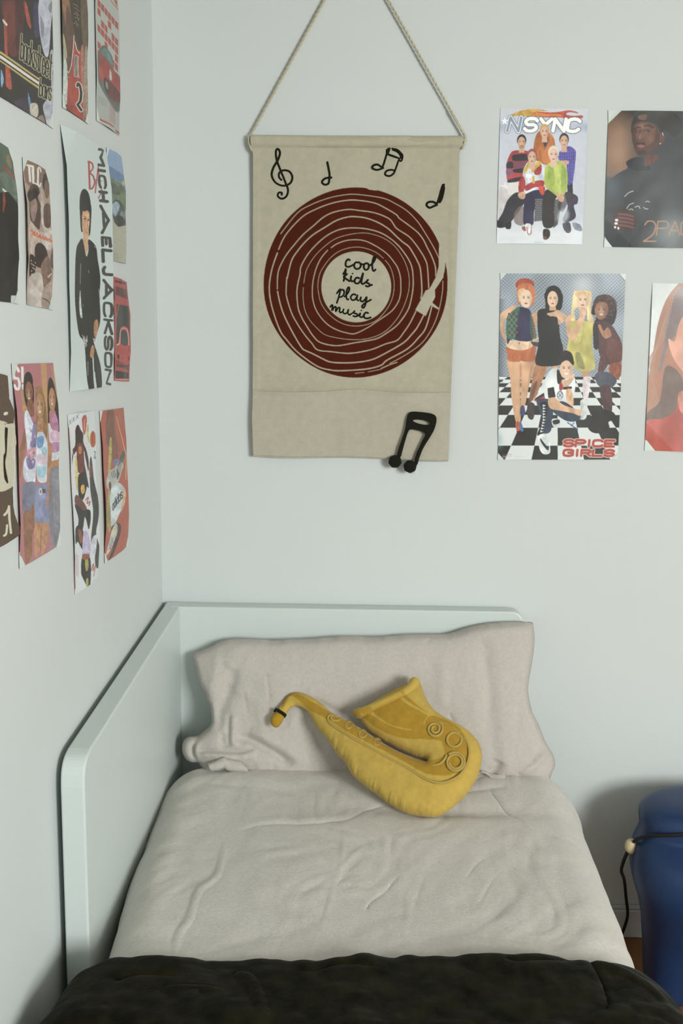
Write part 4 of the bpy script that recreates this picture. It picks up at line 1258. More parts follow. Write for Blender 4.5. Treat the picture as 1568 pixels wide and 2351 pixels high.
# scribbled chain and rings, hand
for q_ in ('1098,775 1130,745 1168,730', '1110,880 1135,842 1170,828', '1110,895 1150,875 1165,885', '1180,860 1210,852 1220,872', '1250,862 1270,876 1285,872', '1268,818 1285,812 1298,820'): p.L('#b9bdb8', q_, 5, 1)
p.P('#3d201d', '1000,960 1010,920 1060,880 1100,870 1140,890 1185,930 1195,990 1160,1040 1080,1050 1030,1030', 1)
for y in (915, 945, 975, 1005): p.L('#6b3a33', [(1050, y), (1110, y + 6), (1165, y + 20)], 17, 1); p.L('#2a1513', [(1050, y + 14), (1110, y + 20), (1165, y + 33)], 5, 1)
for x, y in ((1032, 965), (1028, 992), (1046, 1030), (1020, 1022)): p.E('#d3d6d0', x, y, 14 if y < 1000 else 8, 10)
p.P('#1f2223', '1130,1180 1150,1110 1200,1040 1250,980 1240,1060 1200,1190', 1, .8)
p.shade('#8e9899', lambda X, Y: np.exp(-((X - 1480 + (Y - 1000) * .2) / 130) ** 2 - ((Y - 1060) / 140) ** 2), .55)  # greyish gloss sheen painted over the finished print
p.mottle(.04, 60)
p.word('2', '1248,1135 1345,1135 1345,975 1262,975', 11, '#a37a5c')
p.word('PAC', '1352,1085 1640,1085 1640,975 1365,975', 10, '#a37a5c', gap=.12)
p.P('#b9c4bc', '930,1088 996,1182 930,1190'); p.P('#b9c4bc', '960,80 1078,80 960,194')
poster('poster', 'dark portrait poster of a man in a black cap and shirt with orange lettering', 'poster', 'back', '1397,254 1601,256 1592,570 1387,567', p, 'bl br tl', seed=2, curl=.003, tape=20)

# ---- five women on a chequered floor (back wall, lower left)
p = Paint(1120, 600, 3.5, 1138, 620, 1440, 1065, 1.8, '#8e99a3')
X, Y = p.X, p.Y
w_ = np.sin(X / 4.6 + np.sin(Y / 90) * 3) * np.sin(Y / 4.4 + np.sin(X / 120) * 3)
p.C = p.C * (1 + .42 * w_ + .22 * vnoise(X / 140, Y / 170, 9))[..., None]
p.shade('#d4dade', lambda X, Y: np.exp(-((X - 760) / 100) ** 2 - ((Y - 190) / 90) ** 2), .55)
p.shade('#4c5560', lambda X, Y: np.exp(-((X - 90) / 40) ** 2) * (Y > 300), .7)
# chequered floor in perspective
fl = Y > 925
vp = (620, 660); dd = (Y - 620) / 1.0
gx = (X - 560) / np.maximum(dd, 1) * 4.6 + .12 * 0; gz = 1720 / np.maximum(dd, 1) * 2.5
chk = ((np.floor(gx + 20) + np.floor(gz)) % 2) > .5
cc = np.where(chk[..., None], srgb('#25241f'), srgb('#cdd3d2'))
p.C = np.where(fl[..., None], cc, p.C)
p.shade('#7fa0a6', lambda X, Y: np.exp(-((X - 90) / 30) ** 2 - ((Y - 1430) / 60) ** 2), .6)
SK, SKD = '#c89a72', '#a5714a'
# woman 1
p.P('#5a3326', '272,850 320,900 330,960 300,1150 262,1150 270,1000', 1)
p.P(SK, '155,790 270,800 380,790 370,860 330,1000 300,1150 285,1200 262,1150 268,1000 262,900 258,1100 262,1280 225,1290 190,1100 180,950', 1)
p.P(SKD, '255,850 270,850 268,1000 258,1100', 1, .6); p.P(SKD, '340,860 372,820 330,1000 310,1080', 1, .5)
p.P('#b5602f', '150,690 260,715 375,680 382,740 372,800 290,805 270,795 240,808 165,800 155,750', 1)
p.P('#dcbb98', '165,640 340,640 350,690 260,715 158,690', 1); p.E('#8a5a3c', 252, 658, 5, 9)
p.P('#c9a07c', '105,420 200,355 240,370 160,440 130,520 165,640 150,660 100,560 92,480', 1); p.P(SK, '360,430 395,470 385,560 400,620 360,640 350,560', 1)
p.P('#2f2b4c', '150,460 200,400 250,365 330,385 350,430 368,520 372,590 345,640 250,640 190,620 155,660', 1)
p.P('#2f6a54', '160,440 215,385 255,370 240,450 225,560 215,620 155,615 145,540', 1, .9); p.P('#2f5a4c', '335,420 365,470 392,600 370,625 345,600', 1, .8)
for k in range(8):
    for j in range(4): p.E('#b0522f' if (k + j) % 2 else '#1f2a25', 168 + j * 20 + k * 1, 420 + k * 25, 7, 6)
    p.E('#b0522f', 350 + k * 3, 440 + k * 22, 5, 6)
p.E('#9c3f20', 298, 190, 76, 54); p.E('#b65a30', 270, 165, 40, 26, a=.5, soft=.5); p.P('#b9683a', '232,230 260,180 340,180 378,230 372,330 345,370 350,280 300,225 255,260 262,350 240,320', 1)
p.E('#e2c3a4', 306, 300, 47, 72); face(p, 306, 300, 47, 72, SK); p.P('#e2c08a', '240,250 262,220 300,225 262,275 258,330 246,310', 1, .8)
p.L('#26201e', '262,380 300,395 326,384', 7, 1)
p.P('#4a3a36', '345,645 395,650 425,640 420,680 370,680', 1)
p.P('#3a3f6a', '262,1165 290,1165 300,1225 262,1235', 1); p.P('#2a1e1c', '232,1355 292,1355 290,1400 250,1410', 1); p.P('#b0522f', '222,1295 255,1290 262,1350 232,1360', 1); p.P('#3a6a9c', '252,1300 270,1300 285,1360 262,1360', 1)
# woman 2: black dress
p.P('#a5714a', '385,830 480,830 440,950 400,1050 360,1120 335,1100 350,980', 1); p.P('#6a4432', '360,1000 400,960 370,1080 340,1140 320,1140', 1, .8)
p.P(SK, '515,830 570,825 560,870 520,868'); p.P('#3a3230', '320,1140 375,1150 365,1265 320,1250', 1)
p.P('#c39672', '370,420 412,385 405,480 385,470', 1)
p.P('#1e1c19', '412,388 560,385 600,470 575,500 580,600 605,700 590,750 580,832 390,832 400,700 410,640 400,560 398,470', 1)
p.E('#1d1a1a', 526, 262, 66, 68); p.P('#1d1a1a', '462,250 592,250 594,370 560,395 470,390 462,330', 1)
p.E('#dcb898', 520, 305, 42, 66); face(p, 520, 305, 42, 66, SK); p.P(SK, '495,365 545,365 548,395 495,395'); p.L('#14120f', '475,405 520,412', 12)
p.P('#d0a582', '475,420 530,405 560,390 590,410 640,440 640,470 580,502 565,505 555,450 500,440', 1)
# woman 3: yellow-green dress
p.P('#b88a64', '750,865 815,865 815,945 768,945'); p.P('#cfc3c6', '765,945 822,935 812,1060 795,1115 768,1105', 1); p.P('#b9bdbb', '745,1120 795,1115 790,1255 735,1265 745,1190', 1)
p.P('#b6ad57', '630,480 700,470 830,490 848,540 835,650 850,760 850,870 700,865 660,740 635,710 650,600', 1)
p.P('#7d7a45', '700,740 730,730 750,760 780,860 740,860 712,820', 1, .8); p.P('#c6bd6c', '700,520 760,520 740,640 690,650', 1, .6)
p.P('#dfc68e', '690,250 720,236 820,240 832,300 828,380 850,500 800,470 790,380 700,380 700,470 668,470 670,400', 1)
p.E('#dfbc9c', 762, 316, 50, 68); face(p, 762, 316, 50, 68, SK); p.P('#c8a06e', '702,260 760,240 822,262 800,285 760,270 720,290', 1, .8)
p.P('#cfa27c', '625,480 665,430 668,560 740,440 760,400 790,400 780,450 720,590 680,636 640,600', 1)
p.P('#d4a888', '735,375 775,368 790,400 775,450 740,440', 1)
# woman 4: dark red lace
p.P('#2a211f', '850,520 870,440 830,420 850,330 880,280 960,268 1020,330 1035,410 1010,500 960,520 900,500', 1); p.mottle(0, 9)
p.E('#4a3028', 940, 350, 96, 84, a=.8); 
for k in range(70):
    a_, r_ = RNG.uniform(0, 6.28), RNG.uniform(50, 96); p.E('#6a4438' if k % 2 else '#1f1716', 940 + r_ * math.cos(a_), 365 + r_ * 1.0 * math.sin(a_), 8, 6, a=.7)
p.P('#8d5e45', '870,350 900,330 950,335 965,390 940,450 900,470 870,440 858,395', 1); face(p, 912, 395, 45, 62, SKD, lip='#d9ccc4')
p.P('#4a2c2c', '850,500 930,480 1000,520 1060,620 1080,700 1070,800 960,830 900,760 880,680 850,640', 1)
p.P('#2c2220', '850,520 880,520 890,690 850,690', 1); p.P('#6a3a30', '940,640 1060,640 1078,760 1060,820 980,820', 1, .7)
p.P('#8b4a30', '985,825 1070,820 1060,930 1020,945 975,890', 1)
p.P('#5a3530', '910,760 960,830 900,920 885,870', 1); p.P('#464a56', '870,900 960,890 1035,950 1000,1010 920,1020 865,960', 1)
p.P('#4a2f2e', '900,1015 985,1010 995,1210 935,1200', 1); p.P('#a5714f', '885,520 905,510 930,560 960,530 985,560 990,600 950,620 920,600', 1)
p.P('#201d1b', '850,1200 930,1190 1010,1215 1025,1270 970,1290 975,1340 920,1380 840,1375 800,1330 820,1290', 1)
for k in range(60):
    p.E('#7d4438', RNG.uniform(900, 1070), RNG.uniform(540, 800), 4, 4, a=.5)
# crouching woman: white football shirt
p.P('#26201f', '565,800 570,740 620,716 670,735 690,800 680,830 600,790 570,840', 1)
p.P('#d0d4d4', '370,1130 400,1060 450,960 500,880 560,860 570,960 640,940 700,945 690,1080 640,1150 560,1160 490,1120', 1)
p.P('#201f1e', '478,1020 530,1008 545,1090 485,1100'); p.P('#201f1e', '555,870 585,900 595,970 560,980', 1); p.P('#a8322f', '575,980 605,970 600,1030 575,1035', 1); p.P('#a8322f', '370,1115 455,1080 460,1100 390,1130'); p.P('#201f1e', '380,1100 450,1055 455,1080 370,1120')
p.E('#dbb392', 630, 870, 52, 74); face(p, 630, 865, 52, 74, SK, lip='#e8dcd4'); p.P('#2a211f', '578,830 600,785 650,780 690,800 685,835 640,795 600,810', 1)
p.P('#d4a988', '590,960 640,950 690,900 690,940 650,1000 620,1020', 1); p.L('#2a2422', '612,1020 665,1015', 22); p.P('#cfa27c', '628,1035 668,1030 690,1140 660,1165 630,1100', 1)
p.P('#2c3a4c', '390,1120 480,1105 530,1130 520,1250 500,1370 410,1380 440,1280', 1); p.P('#2c3a4c', '530,1140 620,1130 740,1230 720,1280 640,1285 560,1240 520,1200', 1)
p.P('#151515', '420,1140 478,1138 470,1240 450,1330 430,1400 395,1390 430,1300 440,1220', 1)
for k in range(10): p.P('#c9cdd0', [(440 + (0 if k < 5 else -(k - 5) * 5), 1150 + k * 23), (466 + (0 if k < 5 else -(k - 5) * 5), 1158 + k * 23), (442 + (0 if k < 5 else -(k - 5) * 5), 1168 + k * 23)])
p.P('#cfa27c', '485,1110 540,1095 600,1150 700,1185 742,1195 738,1240 680,1220 580,1200 500,1180', 1)
p.P('#d4d8d8', '405,1400 480,1390 497,1470 495,1540 440,1545 410,1490', 1); p.P('#2a2c30', '420,1420 470,1480 490,1480 480,1520 430,1460', 1); p.P('#c9cdd0', '515,1270 580,1270 578,1325 530,1335', 1); p.P('#24262a', '520,1280 570,1270 575,1300 530,1310', 1)
p.E('#6a7488', 580, 1075, 26, 34); p.E('#d0d4d4', 580, 1078, 18, 26); p.word('X', '568,1092 592,1092 592,1062 568,1062', 6, '#4a5a80')
p.L('#33548c', '640,1295 690,1330 722,1350', 9); p.L('#33548c', '692,1296 670,1322', 8); p.L('#2a2a2a', '90,950 118,972', 6); p.L('#2a2a2a', '92,975 115,950', 5)
p.word('SPICE', '610,1484 1010,1488 1016,1440 616,1436', 19, '#a93c2e', gap=.30, oc='#d9d2c4', ow=9)
p.word('SPICE', '610,1484 1010,1488 1016,1440 616,1436', 21, '#a93c2e', gap=.30)
p.word('GIRLS', '608,1560 1006,1564 1014,1518 612,1514', 19, '#a93c2e', gap=.30, oc='#d9d2c4', ow=9)
p.word('GIRLS', '608,1560 1006,1564 1014,1518 612,1514', 21, '#a93c2e', gap=.30)
for y, x1 in ((1552, 190), (1566, 190), (1578, 150)): p.L('#b0b4b0' if y > 1560 else '#a93c2e', [(118, y), (x1, y)], 4, a=.8)
p.L('#b0b4b0', '212,1568 285,1568', 3, a=.7)
poster('poster', 'poster of five women posing on a black and white chequered floor, red lettering below', 'poster', 'back', '1149,628 1436,629 1418,1055 1143,1055', p, 'tl tr bl br', seed=3, curl=.002, tape=15)

# ---- long-haired woman in orange (back wall, lower right, cut by the frame)
p = Paint(1120, 600, 3.5, 1470, 620, 1720, 1050, 1.3, '#cdd2d1')
p.P('#a8745a', '1568,150 1500,210 1440,290 1400,380 1360,520 1330,700 1310,820 1285,950 1275,1130 1280,1290 2060,1290 2060,900 1990,500 1900,240 1800,130 1680,105', 1)
p.P('#6c6a70', '1520,240 1700,180 1700,520 1540,560 1440,700 1400,860 1370,860 1420,640 1430,460', 1, .75)
p.P('#c98f76', '1535,500 1600,400 1700,360 1800,400 1860,520 1860,720 1800,900 1720,1000 1640,980 1560,880 1500,800 1460,700 1450,620 1500,640', 1)
for k in range(26): p.L('#c99a7c' if k % 2 else '#7a5545', [(1500 - k * 3, 250 + k * 14), (1400 - k * 2.2, 520 + k * 8), (1340 - k * 2, 820), (1290 + k * 4, 1180)], 5, 1, .45)
p.P('#58534f', '1420,860 1500,860 1568,960 1600,1140 1500,1240 1290,1290 1285,1210 1380,1120', 1, .8)
p.P('#b04e40', '1270,1290 1400,1265 1500,1200 1540,1100 1620,1180 1800,1170 1860,1120 1960,1220 2090,1270 2090,1540 1255,1540', 1)
p.P('#bf7a66', '1525,1100 1560,1040 1700,1060 1700,1200 1560,1220', 1); p.shade('#b84a34', lambda X, Y: (Y - 1380) / 150, .7); p.shade('#d8dcda', lambda X, Y: np.exp(-((X - 1568) / 90) ** 2 - ((Y - 240) / 60) ** 2), .35)
p.E('#2a201e', 1640, 520, 40, 14); p.E('#2a201e', 1790, 520, 40, 14); p.E('#a5544c', 1720, 800, 60, 20)
p.mottle(.04, 40)
poster('poster', 'portrait poster of a long-haired woman in orange, cut by the right frame edge', 'poster', 'back', '1498,650 1712,654 1698,1040 1480,1034', p, 'bl', seed=4, curl=.004, tape=26)

# ---- left wall ------------------------------------------------------------
# boy band poster (top left)
p = Paint(0, 0, 4.9, -2, -4, 124, 300, 2, '#2b2420')
p.P('#5b2722', '20,0 260,0 250,300 200,600 90,610 40,300', 1); p.P('#6f352a', '40,60 150,20 180,300 120,520 60,400', 1, .6); p.P('#3d1f1d', '170,0 260,0 230,420 170,560', 1, .8)
p.P('#a5452c', '30,250 60,280 75,640 110,860 120,1000 60,970 50,800', 1); p.P('#a5452c', '265,20 300,60 340,280 330,320 290,220', 1)
p.P('#c9c4b8', '20,215 70,270 60,290 25,250', 1)
p.P('#3a3350', '370,60 435,60 430,380 380,400', 1); p.P('#aeb2bf', '435,0 580,0 560,300 530,620 480,600 440,380', 1); p.P('#6a6478', '450,180 490,300 470,420 450,350', 1, .7); p.P('#7a7c82', '540,60 575,20 570,140 545,130', 1)
p.P('#a9acb8', '470,1180 560,1100 570,1300 540,1440 490,1300', 1); p.P('#9da0b0', '545,620 585,620 590,1340 555,1420 560,900', 1)
p.P('#3c3040', '150,1140 300,1100 320,1290 200,1220', 1); p.P('#5c86b0', '300,1040 325,1120 340,1210 310,1180', 1); p.P('#b5ada0', '330,1170 400,1170 415,1280 370,1340 325,1270', 1); p.P('#8c7a6a', '410,1320 470,1300 500,1420 430,1370', 1); p.P('#7d9cc0', '0,780 30,900 0,980', 1)
p.P('#b39c50', '-60,555 0,580 440,890 425,1000 400,985 0,700 -60,660'); p.P('#2b2822', '-60,585 0,608 430,905 425,975 0,682 -60,645'); p.P('#cfcac0', '-60,600 0,625 430,925 425,955 0,662 -60,625')
p.word('backstreet', '215,660 555,890 572,620 232,385', 26, '#b9b28c', gap=.28); p.word('backstreet', '215,660 555,890 572,620 232,385', 15, '#1d1a14', gap=.28)
p.word('boys', '428,1080 560,1130 566,930 440,880', 26, '#b9b28c', gap=.3); p.word('boys', '428,1080 560,1130 566,930 440,880', 14, '#1d1a14', gap=.3)
p.mottle(.06, 50)
poster('poster', 'dark band poster with slanting yellow stripes and lettering, top left of the left wall', 'poster', 'left', '-75,-200 117,-80 120,294 -75,177', p, 'br', seed=5, tape=12)

# basketball player in red
p = Paint(0, 0, 4.9, 130, -4, 206, 292, 2.2, '#4a3a28')
p.P('#8a5f35', '665,0 760,0 790,200 815,360 750,420 700,200', 1); p.P('#5a3a26', '740,60 830,360 810,520 760,800 730,700 720,400', 1); p.P('#b3bcb4', '690,560 720,650 745,800 745,1160 700,1060', 1); p.P('#a89f7c', '690,380 720,500 740,640 700,640', 1)
p.P('#3a2c1e', '790,0 960,0 965,500 900,560 830,350', 1); p.P('#6a5a3c', '890,0 955,0 960,520 920,540', 1, .7)
for k in range(12): p.L('#a5946a', [(810 + (k * 37) % 60, 40 + k * 22), (850 + (k * 17) % 30, 60 + k * 22)], 6, a=.6)
p.P('#a23a26', '820,420 860,560 910,600 915,1000 920,1300 955,1370 760,1230 745,1180 755,850 800,760', 1); p.L('#cfc6ba', '825,400 805,700 765,815 750,800', 8, 1); p.L('#cfc6ba', '835,470 860,560 890,600', 8, 1); p.L('#b8b0a4', '755,870 770,870', 6)
p.P('#b07464', '905,540 935,600 945,1340 925,1330 910,900', 1, .8); p.P('#94836a', '950,520 985,700 985,1280 955,1320 940,900', 1)
p.word('BULL', '835,855 888,870 882,640 838,620', 12, '#cfc6ba', gap=.5); p.word('BULL', '835,855 888,870 882,640 838,620', 5, '#3a2420', gap=.5)
p.word('2', '864,1175 903,1240 903,980 864,925', 44, '#cfc6ba'); p.word('2', '864,1175 903,1240 903,980 864,925', 27, '#22211e')
p.mottle(.05, 30)
poster('poster', 'narrow poster of a basketball player in a red vest numbered 2', 'poster', 'left', '133,-120 196,-60 201,284 143,246', p, 'bl br', seed=6, tape=10)

# red sports car over red squares
p = Paint(0, 0, 4.9, 212, -4, 280, 318, 2.2, '#a8aba4')
sq = ['11110', '01110', '11111', '10111', '01101', '10110', '01011', '11011', '10110', '01101', '00111', '00011']
for r_ in range(12):
    for c_ in range(6):
        if (r_ * 7 + c_ * 5 + (r_ * c_) % 3) % 5 < 3:
            x0 = 1085 + c_ * 38; y0 = -20 + r_ * 95 + c_ * 48
            if y0 + 80 < 800 and x0 < 1330: p.P('#a24a3c', [(x0, y0), (x0 + 33, y0 + 42), (x0 + 34, y0 + 120), (x0 + 1, y0 + 78)])
p.L('#a24a3c', '1230,0 1310,110', 8); p.P('#a24a3c', '1262,0 1305,0 1305,80')
p.P('#5a625c', '1085,640 1105,560 1150,510 1200,560 1250,650 1265,780 1340,900 1340,1230 1290,1250 1200,1130 1110,960 1090,860', 1)
p.P('#9c4034', '1098,650 1115,605 1200,700 1260,790 1335,900 1340,1050 1230,1000 1180,960 1110,880', 1); p.P('#5f7a74', '1125,600 1150,540 1190,560 1235,650 1250,740 1180,650', 1); p.P('#6a3530', '1180,880 1340,1060 1335,1150 1240,1120 1180,1030', 1); p.E('#3a3a36', 1180, 960, 26, 90, -8); p.E('#8c8d86', 1185, 960, 12, 45, -8); p.P('#b5b8b0', '1215,790 1235,810 1240,900 1220,890', 1)
p.P('#8e918a', '1085,950 1300,1250 1350,1240 1350,1500 1120,1350 1088,1200', 0, .35)
for k in range(11): p.L('#a24a3c', [(1215, 1170 + k * 18), (1290, 1222 + k * 18)], 6, a=.7)
for k in range(5): p.L('#6a6a66', [(1100, 1080 + k * 16), (1180, 1135 + k * 16)], 4, a=.6)
p.P('#a24a3c', '1115,1330 1270,1420 1275,1440 1120,1355'); p.P('#a24a3c', '1290,1450 1345,1490 1345,1515 1300,1490')
poster('poster', 'narrow poster of a red sports car beneath a grid of red squares', 'poster', 'left', '214,-90 268,-40 274,312 221,276', p, 'bl', seed=7, tape=12)

# man in black T-shirt, far left
p = Paint(0, 320, 3.919, -2, 330, 48, 702, 2, '#4a5a4c')
p.P('#7a6a3c', '30,150 70,150 80,260 40,220', 1); p.P('#8c4438', '0,235 110,330 115,365 0,265'); p.P('#5a6a5c', '0,290 110,380 130,520 80,520 0,400', 1); p.P('#b9c0bc', '0,440 60,500 110,560 100,580 40,510 0,470', 1); p.P('#3a4658', '120,580 170,600 175,690 150,680', 1); p.P('#b9bcc0', '130,640 165,670 170,700 135,680', 1)
p.P('#221f1a', '-40,480 40,470 110,560 140,640 160,900 155,1200 150,1350 130,1480 -40,1480', 0); p.P('#7d3c22', '0,460 20,560 0,660', 1); p.P('#9c2f2c', '135,690 172,700 180,850 140,820'); p.P('#1f1c1a', '140,750 175,780 175,810 145,790'); p.P('#b0707a', '158,850 185,880 160,1100 155,1000', 1); p.P('#9c2f3c', '150,1070 168,1080 160,1140 150,1120')
p.P('#b9c0bc', '95,1405 150,1405 130,1480 92,1480')
poster('poster', 'poster of a person in a black T-shirt, cut off by the left frame edge', 'poster', 'left', '-80,285 26,345 41,697 -80,682', p, 'br tr', seed=8, curl=.006, tape=10)

# three women, sepia
p = Paint(0, 320, 3.919, 48, 358, 128, 716, 2.2, '#a08a7c')
p.P('#7d6252', '205,170 445,290 445,330 370,330 360,420 250,420 215,380', 0)
p.word('TLC', '245,370 350,425 350,262 240,232', 17, '#cfcbc6', gap=.35)
p.P('#4c3a31', '222,500 250,430 290,400 330,430 345,480 330,520 360,620 345,800 310,790 250,720 235,560', 1); p.P('#8d7568', '250,560 300,520 325,600 310,700 280,740 255,660', 1); p.P('#2f241e', '225,480 300,440 335,480 320,520 240,560', 1)
p.E('#3a2c25', 405, 390, 38, 85); p.E('#6e574a', 412, 450, 26, 85); p.P('#b8aaa0', '360,440 385,560 440,700 450,850 400,860 360,700', 1); p.P('#5f4a3f', '385,600 440,590 445,760 420,800 385,760', 1); p.P('#5d504c', '455,640 485,800 485,1150 440,1150 430,1080 460,900', 1)
p.P('#b9a79a', '240,740 330,830 345,920 300,1000 245,1030', 1); p.P('#b9b0a8', '350,830 440,880 430,1000 360,940', 1)
p.P('#33271f', '290,980 330,930 380,960 410,1040 400,1140 380,1200 350,1160 300,1130', 1); p.P('#7a6152', '350,1130 410,1050 440,1160 440,1280 390,1330 370,1270', 1); p.P('#2f241e', '240,1040 300,1080 290,1230 250,1240', 1)
for k in range(12): p.E('#b9aaa0', 255 + (k * 29) % 50, 1090 + (k * 47) % 150, 5, 6)
p.P('#b7aca4', '245,1250 340,1200 380,1330 375,1500 260,1495', 1); p.P('#9c8a7e', '385,1340 470,1270 475,1400 460,1530 370,1510', 1); p.L('#4c3a31', '380,1430 430,1460 460,1520', 9, 1); p.L('#cfc4ba', '415,1240 440,1210', 8)
p.face = None
p.L('#c9632f', '250,830 262,810 280,850 290,830 300,870 318,840 330,880 345,855 350,890 372,870 380,900 400,880 410,905 430,895 445,915 470,925', 11, 1)
p.L('#c9632f', '255,850 300,868 360,890 465,930', 8)
p.mottle(.08, 30)
poster('poster', 'sepia poster of three women with white letters and an orange scribbled title', 'poster', 'left', '51,361 111,394 119,711 61,700', p, 'tr tl br', seed=9, curl=.004, tape=10)

# tall white poster: man in black with vertical lettering
p = Paint(0, 320, 3.919, 132, 280, 262, 905, 2.2, '#bcc9c8')
p.P('#221e1b', '705,650 705,540 720,470 750,445 785,480 805,560 810,680 800,850 780,880 770,800 720,830', 1); p.P('#c79a72', '738,640 765,615 795,650 803,760 790,880 770,905 745,870 728,760', 1)
p.P('#221e1b', '780,500 812,600 814,720 804,860 792,820 800,740 796,640 775,560', 1); p.P('#2a211d', '735,600 770,600 800,660 780,640 745,650', 1); p.E('#1d1815', 758, 715, 10, 9); p.E('#1d1815', 790, 725, 7, 8); p.L('#a2604c', '765,835 778,845', 8); p.L('#3a2a22', '748,690 768,700', 6); p.L('#8a5f45', '778,730 785,790 775,800', 4, 1)
p.P('#c79a72', '740,880 785,900 775,1040 745,960', 1); p.P('#c9cfcd', '742,1000 765,1040 790,1100 785,1130 760,1080', 1)
p.P('#23201c', '665,1000 700,920 735,900 770,1050 790,1000 790,900 850,960 868,1080 890,1250 885,1420 890,1640 840,1840 888,2040 885,2220 830,2235 818,1900 810,2000 812,2235 762,2240 745,1850 700,1750 665,1500 660,1250', 1)
p.P('#bcc9c8', '715,1355 725,1480 735,1600 715,1590 705,1480', 1)
for q_ in ('720,1120 715,1300', '840,960 850,975', '795,1180 797,1200', '740,1490 745,1500', '880,1350 888,1440', '770,2000 765,2120'): p.L('#8e9490', q_, 6, a=.8)
for k in range(9): p.L('#c9ccc8', [(730 + k * 5, 1760 + (k * 31) % 80), (745 + k * 3, 1800 + (k * 23) % 80)], 4); p.L('#c9ccc8', [(825 + k * 4, 1790 + (k * 31) % 60), (835 + k * 2, 1830 + (k * 23) % 60)], 4)
p.P('#b07d4f', '840,1650 865,1620 875,1680 850,1780 835,1760', 1); p.P('#b07d4f', '800,1880 820,1850 830,1900 810,1965 790,1950', 1)
p.P('#bcc9c8', '812,2090 828,2090 836,2260 812,2260')
RD2 = '#a8453f'
p.L(RD2, '775,200 785,330 795,440', 17); p.L(RD2, '770,200 805,215 815,260 790,300 820,330 835,390 815,440 795,445', 15, 1); p.L(RD2, '840,480 862,260', 11); p.L(RD2, '862,220 870,330 875,400 895,460 865,530', 10, 1); p.L(RD2, '840,365 895,375', 7)
for ch, y0, y1 in (('M', 80, 238), ('I', 262, 292), ('C', 318, 440), ('H', 462, 560), ('A', 590, 850), ('E', 872, 965), ('L', 985, 1108), ('J', 1140, 1240), ('A', 1258, 1438), ('C', 1462, 1598), ('K', 1612, 1752), ('S', 1765, 1895), ('O', 1912, 2050), ('N', 2062, 2205)):
    sh = lambda y: (842 + 82 * min(1, (y - 70) / 900) + (y - 970) * .0 if y < 970 else 900 + (y - 970) * .024, 928 + 50 * min(1, (y - 70) / 900) if y < 970 else 978 + (y - 970) * .02)
    a_ = [850 + 55 * min(1, (y - 75) / 1100) + 25 * max(0, (y - 1175) / 1035) for y in (y0, y1)]; b_ = [915 + 72 * min(1, (y - 75) / 1100) + 10 * max(0, (y - 1175) / 1035) for y in (y0, y1)]
    m_ = 9
    p.word(ch, [(a_[0] + m_, y0 + m_), (a_[1] + m_, y1 - m_), (b_[1] - m_, y1 - m_ + 8), (b_[0] - m_, y0 + m_ + 8)], (22 if ch in 'SOCKN' else 28 if ch not in 'MEA' else 25), '#3b3b36')
poster('poster', 'tall white poster of a man in black leather beside vertical black lettering', 'poster', 'left', '138,285 246,352 257,884 160,899', p, '', seed=10, curl=.006)

# blue sky and motorbike
p = Paint(0, 320, 3.919, 240, 332, 294, 612, 2.2, '#8c8d82')
p.P('#7d99bb', '940,40 1120,140 1120,370 960,310'); p.P('#5c7a9e', '960,230 1120,340 1120,420 965,330'); p.P('#5a6a80', '965,330 1120,430 1120,560 975,420'); p.P('#5f6e50', '975,350 1080,430 1120,580 1110,640 985,560', 1); p.P('#50584c', '980,380 1050,430 1060,500 985,470', 1); p.P('#aab0b8', '1050,520 1060,600 1052,600', 0)
p.P('#4a4c4a', '990,600 1040,540 1090,600 1115,720 1110,780 1060,780 1010,700', 1); p.P('#8fa3b0', '1000,590 1040,560 1065,600 1040,690 1010,660', 1); p.P('#6b7a84', '1080,640 1110,680 1100,740 1070,700', 1); p.E('#33342f', 1065, 735, 40, 50); p.E('#b5a94a', 1088, 395, 12, 22)
p.P('#a3a28f', '990,700 1060,790 1125,770 1130,1120 1010,1100'); 
for k in range(6): p.L('#6a6a60', [(1008, 1005 + k * 14), (1058, 1035 + k * 14)], 4, a=.6)
p.mottle(.06, 14)
poster('poster', 'small narrow poster of a vehicle under a blue sky, next to the corner', 'poster', 'left', '244,339 279,360 289,606 251,597', p, 'bl tl', seed=11, curl=.005, tape=10)

# red sports car from behind
p = Paint(0, 320, 3.919, 252, 628, 300, 882, 2.2, '#a3453f')
p.P('#4a2f2c', '1025,1265 1120,1290 1120,1310 1025,1285'); p.P('#6a332f', '1025,1320 1130,1350 1135,1440 1030,1400')
for k in range(7): p.L('#3a2624', [(1032 + k * 15, 1330 + k * 4), (1032 + k * 15, 1390 + k * 6)], 5)
p.P('#3c3c38', '1035,1480 1135,1500 1150,1900 1040,1850', 0); p.P('#3a1f1d', '1000,1240 1022,1380 1022,1470 1005,1400')
p.L('#a3453f', '1062,1480 1030,1620', 8); p.P('#b0443e', '1050,1860 1075,1700 1130,1700 1150,1880 1150,2010 1040,2010', 1); p.P('#37403c', '1072,1730 1122,1730 1132,1850 1068,1830', 1); p.L('#d49a92', '1065,1830 1075,1715 1125,1712 1142,1850', 7, 1); p.L('#e0b4aa', '1045,1850 1062,1838', 9)
p.P('#6a2f2c', '1040,2030 1155,2030 1155,2050 1040,2050'); p.E('#26221f', 1053, 1955, 10, 24); p.E('#5a211f', 1145, 1970, 7, 24)
p.P('#37302c', '1030,2080 1155,2100 1155,2150 1035,2150'); p.P('#37302c', '1030,1970 1155,2060 1155,2080 1035,2040', 0, .6)
p.L('#d9a49c', '1035,2160 1155,2162', 6)
poster('poster', 'small red poster of a red sports car seen from behind, next to the corner', 'poster', 'left', '256,633 291,648 297,876 262,874', p, '', seed=12, curl=.005)

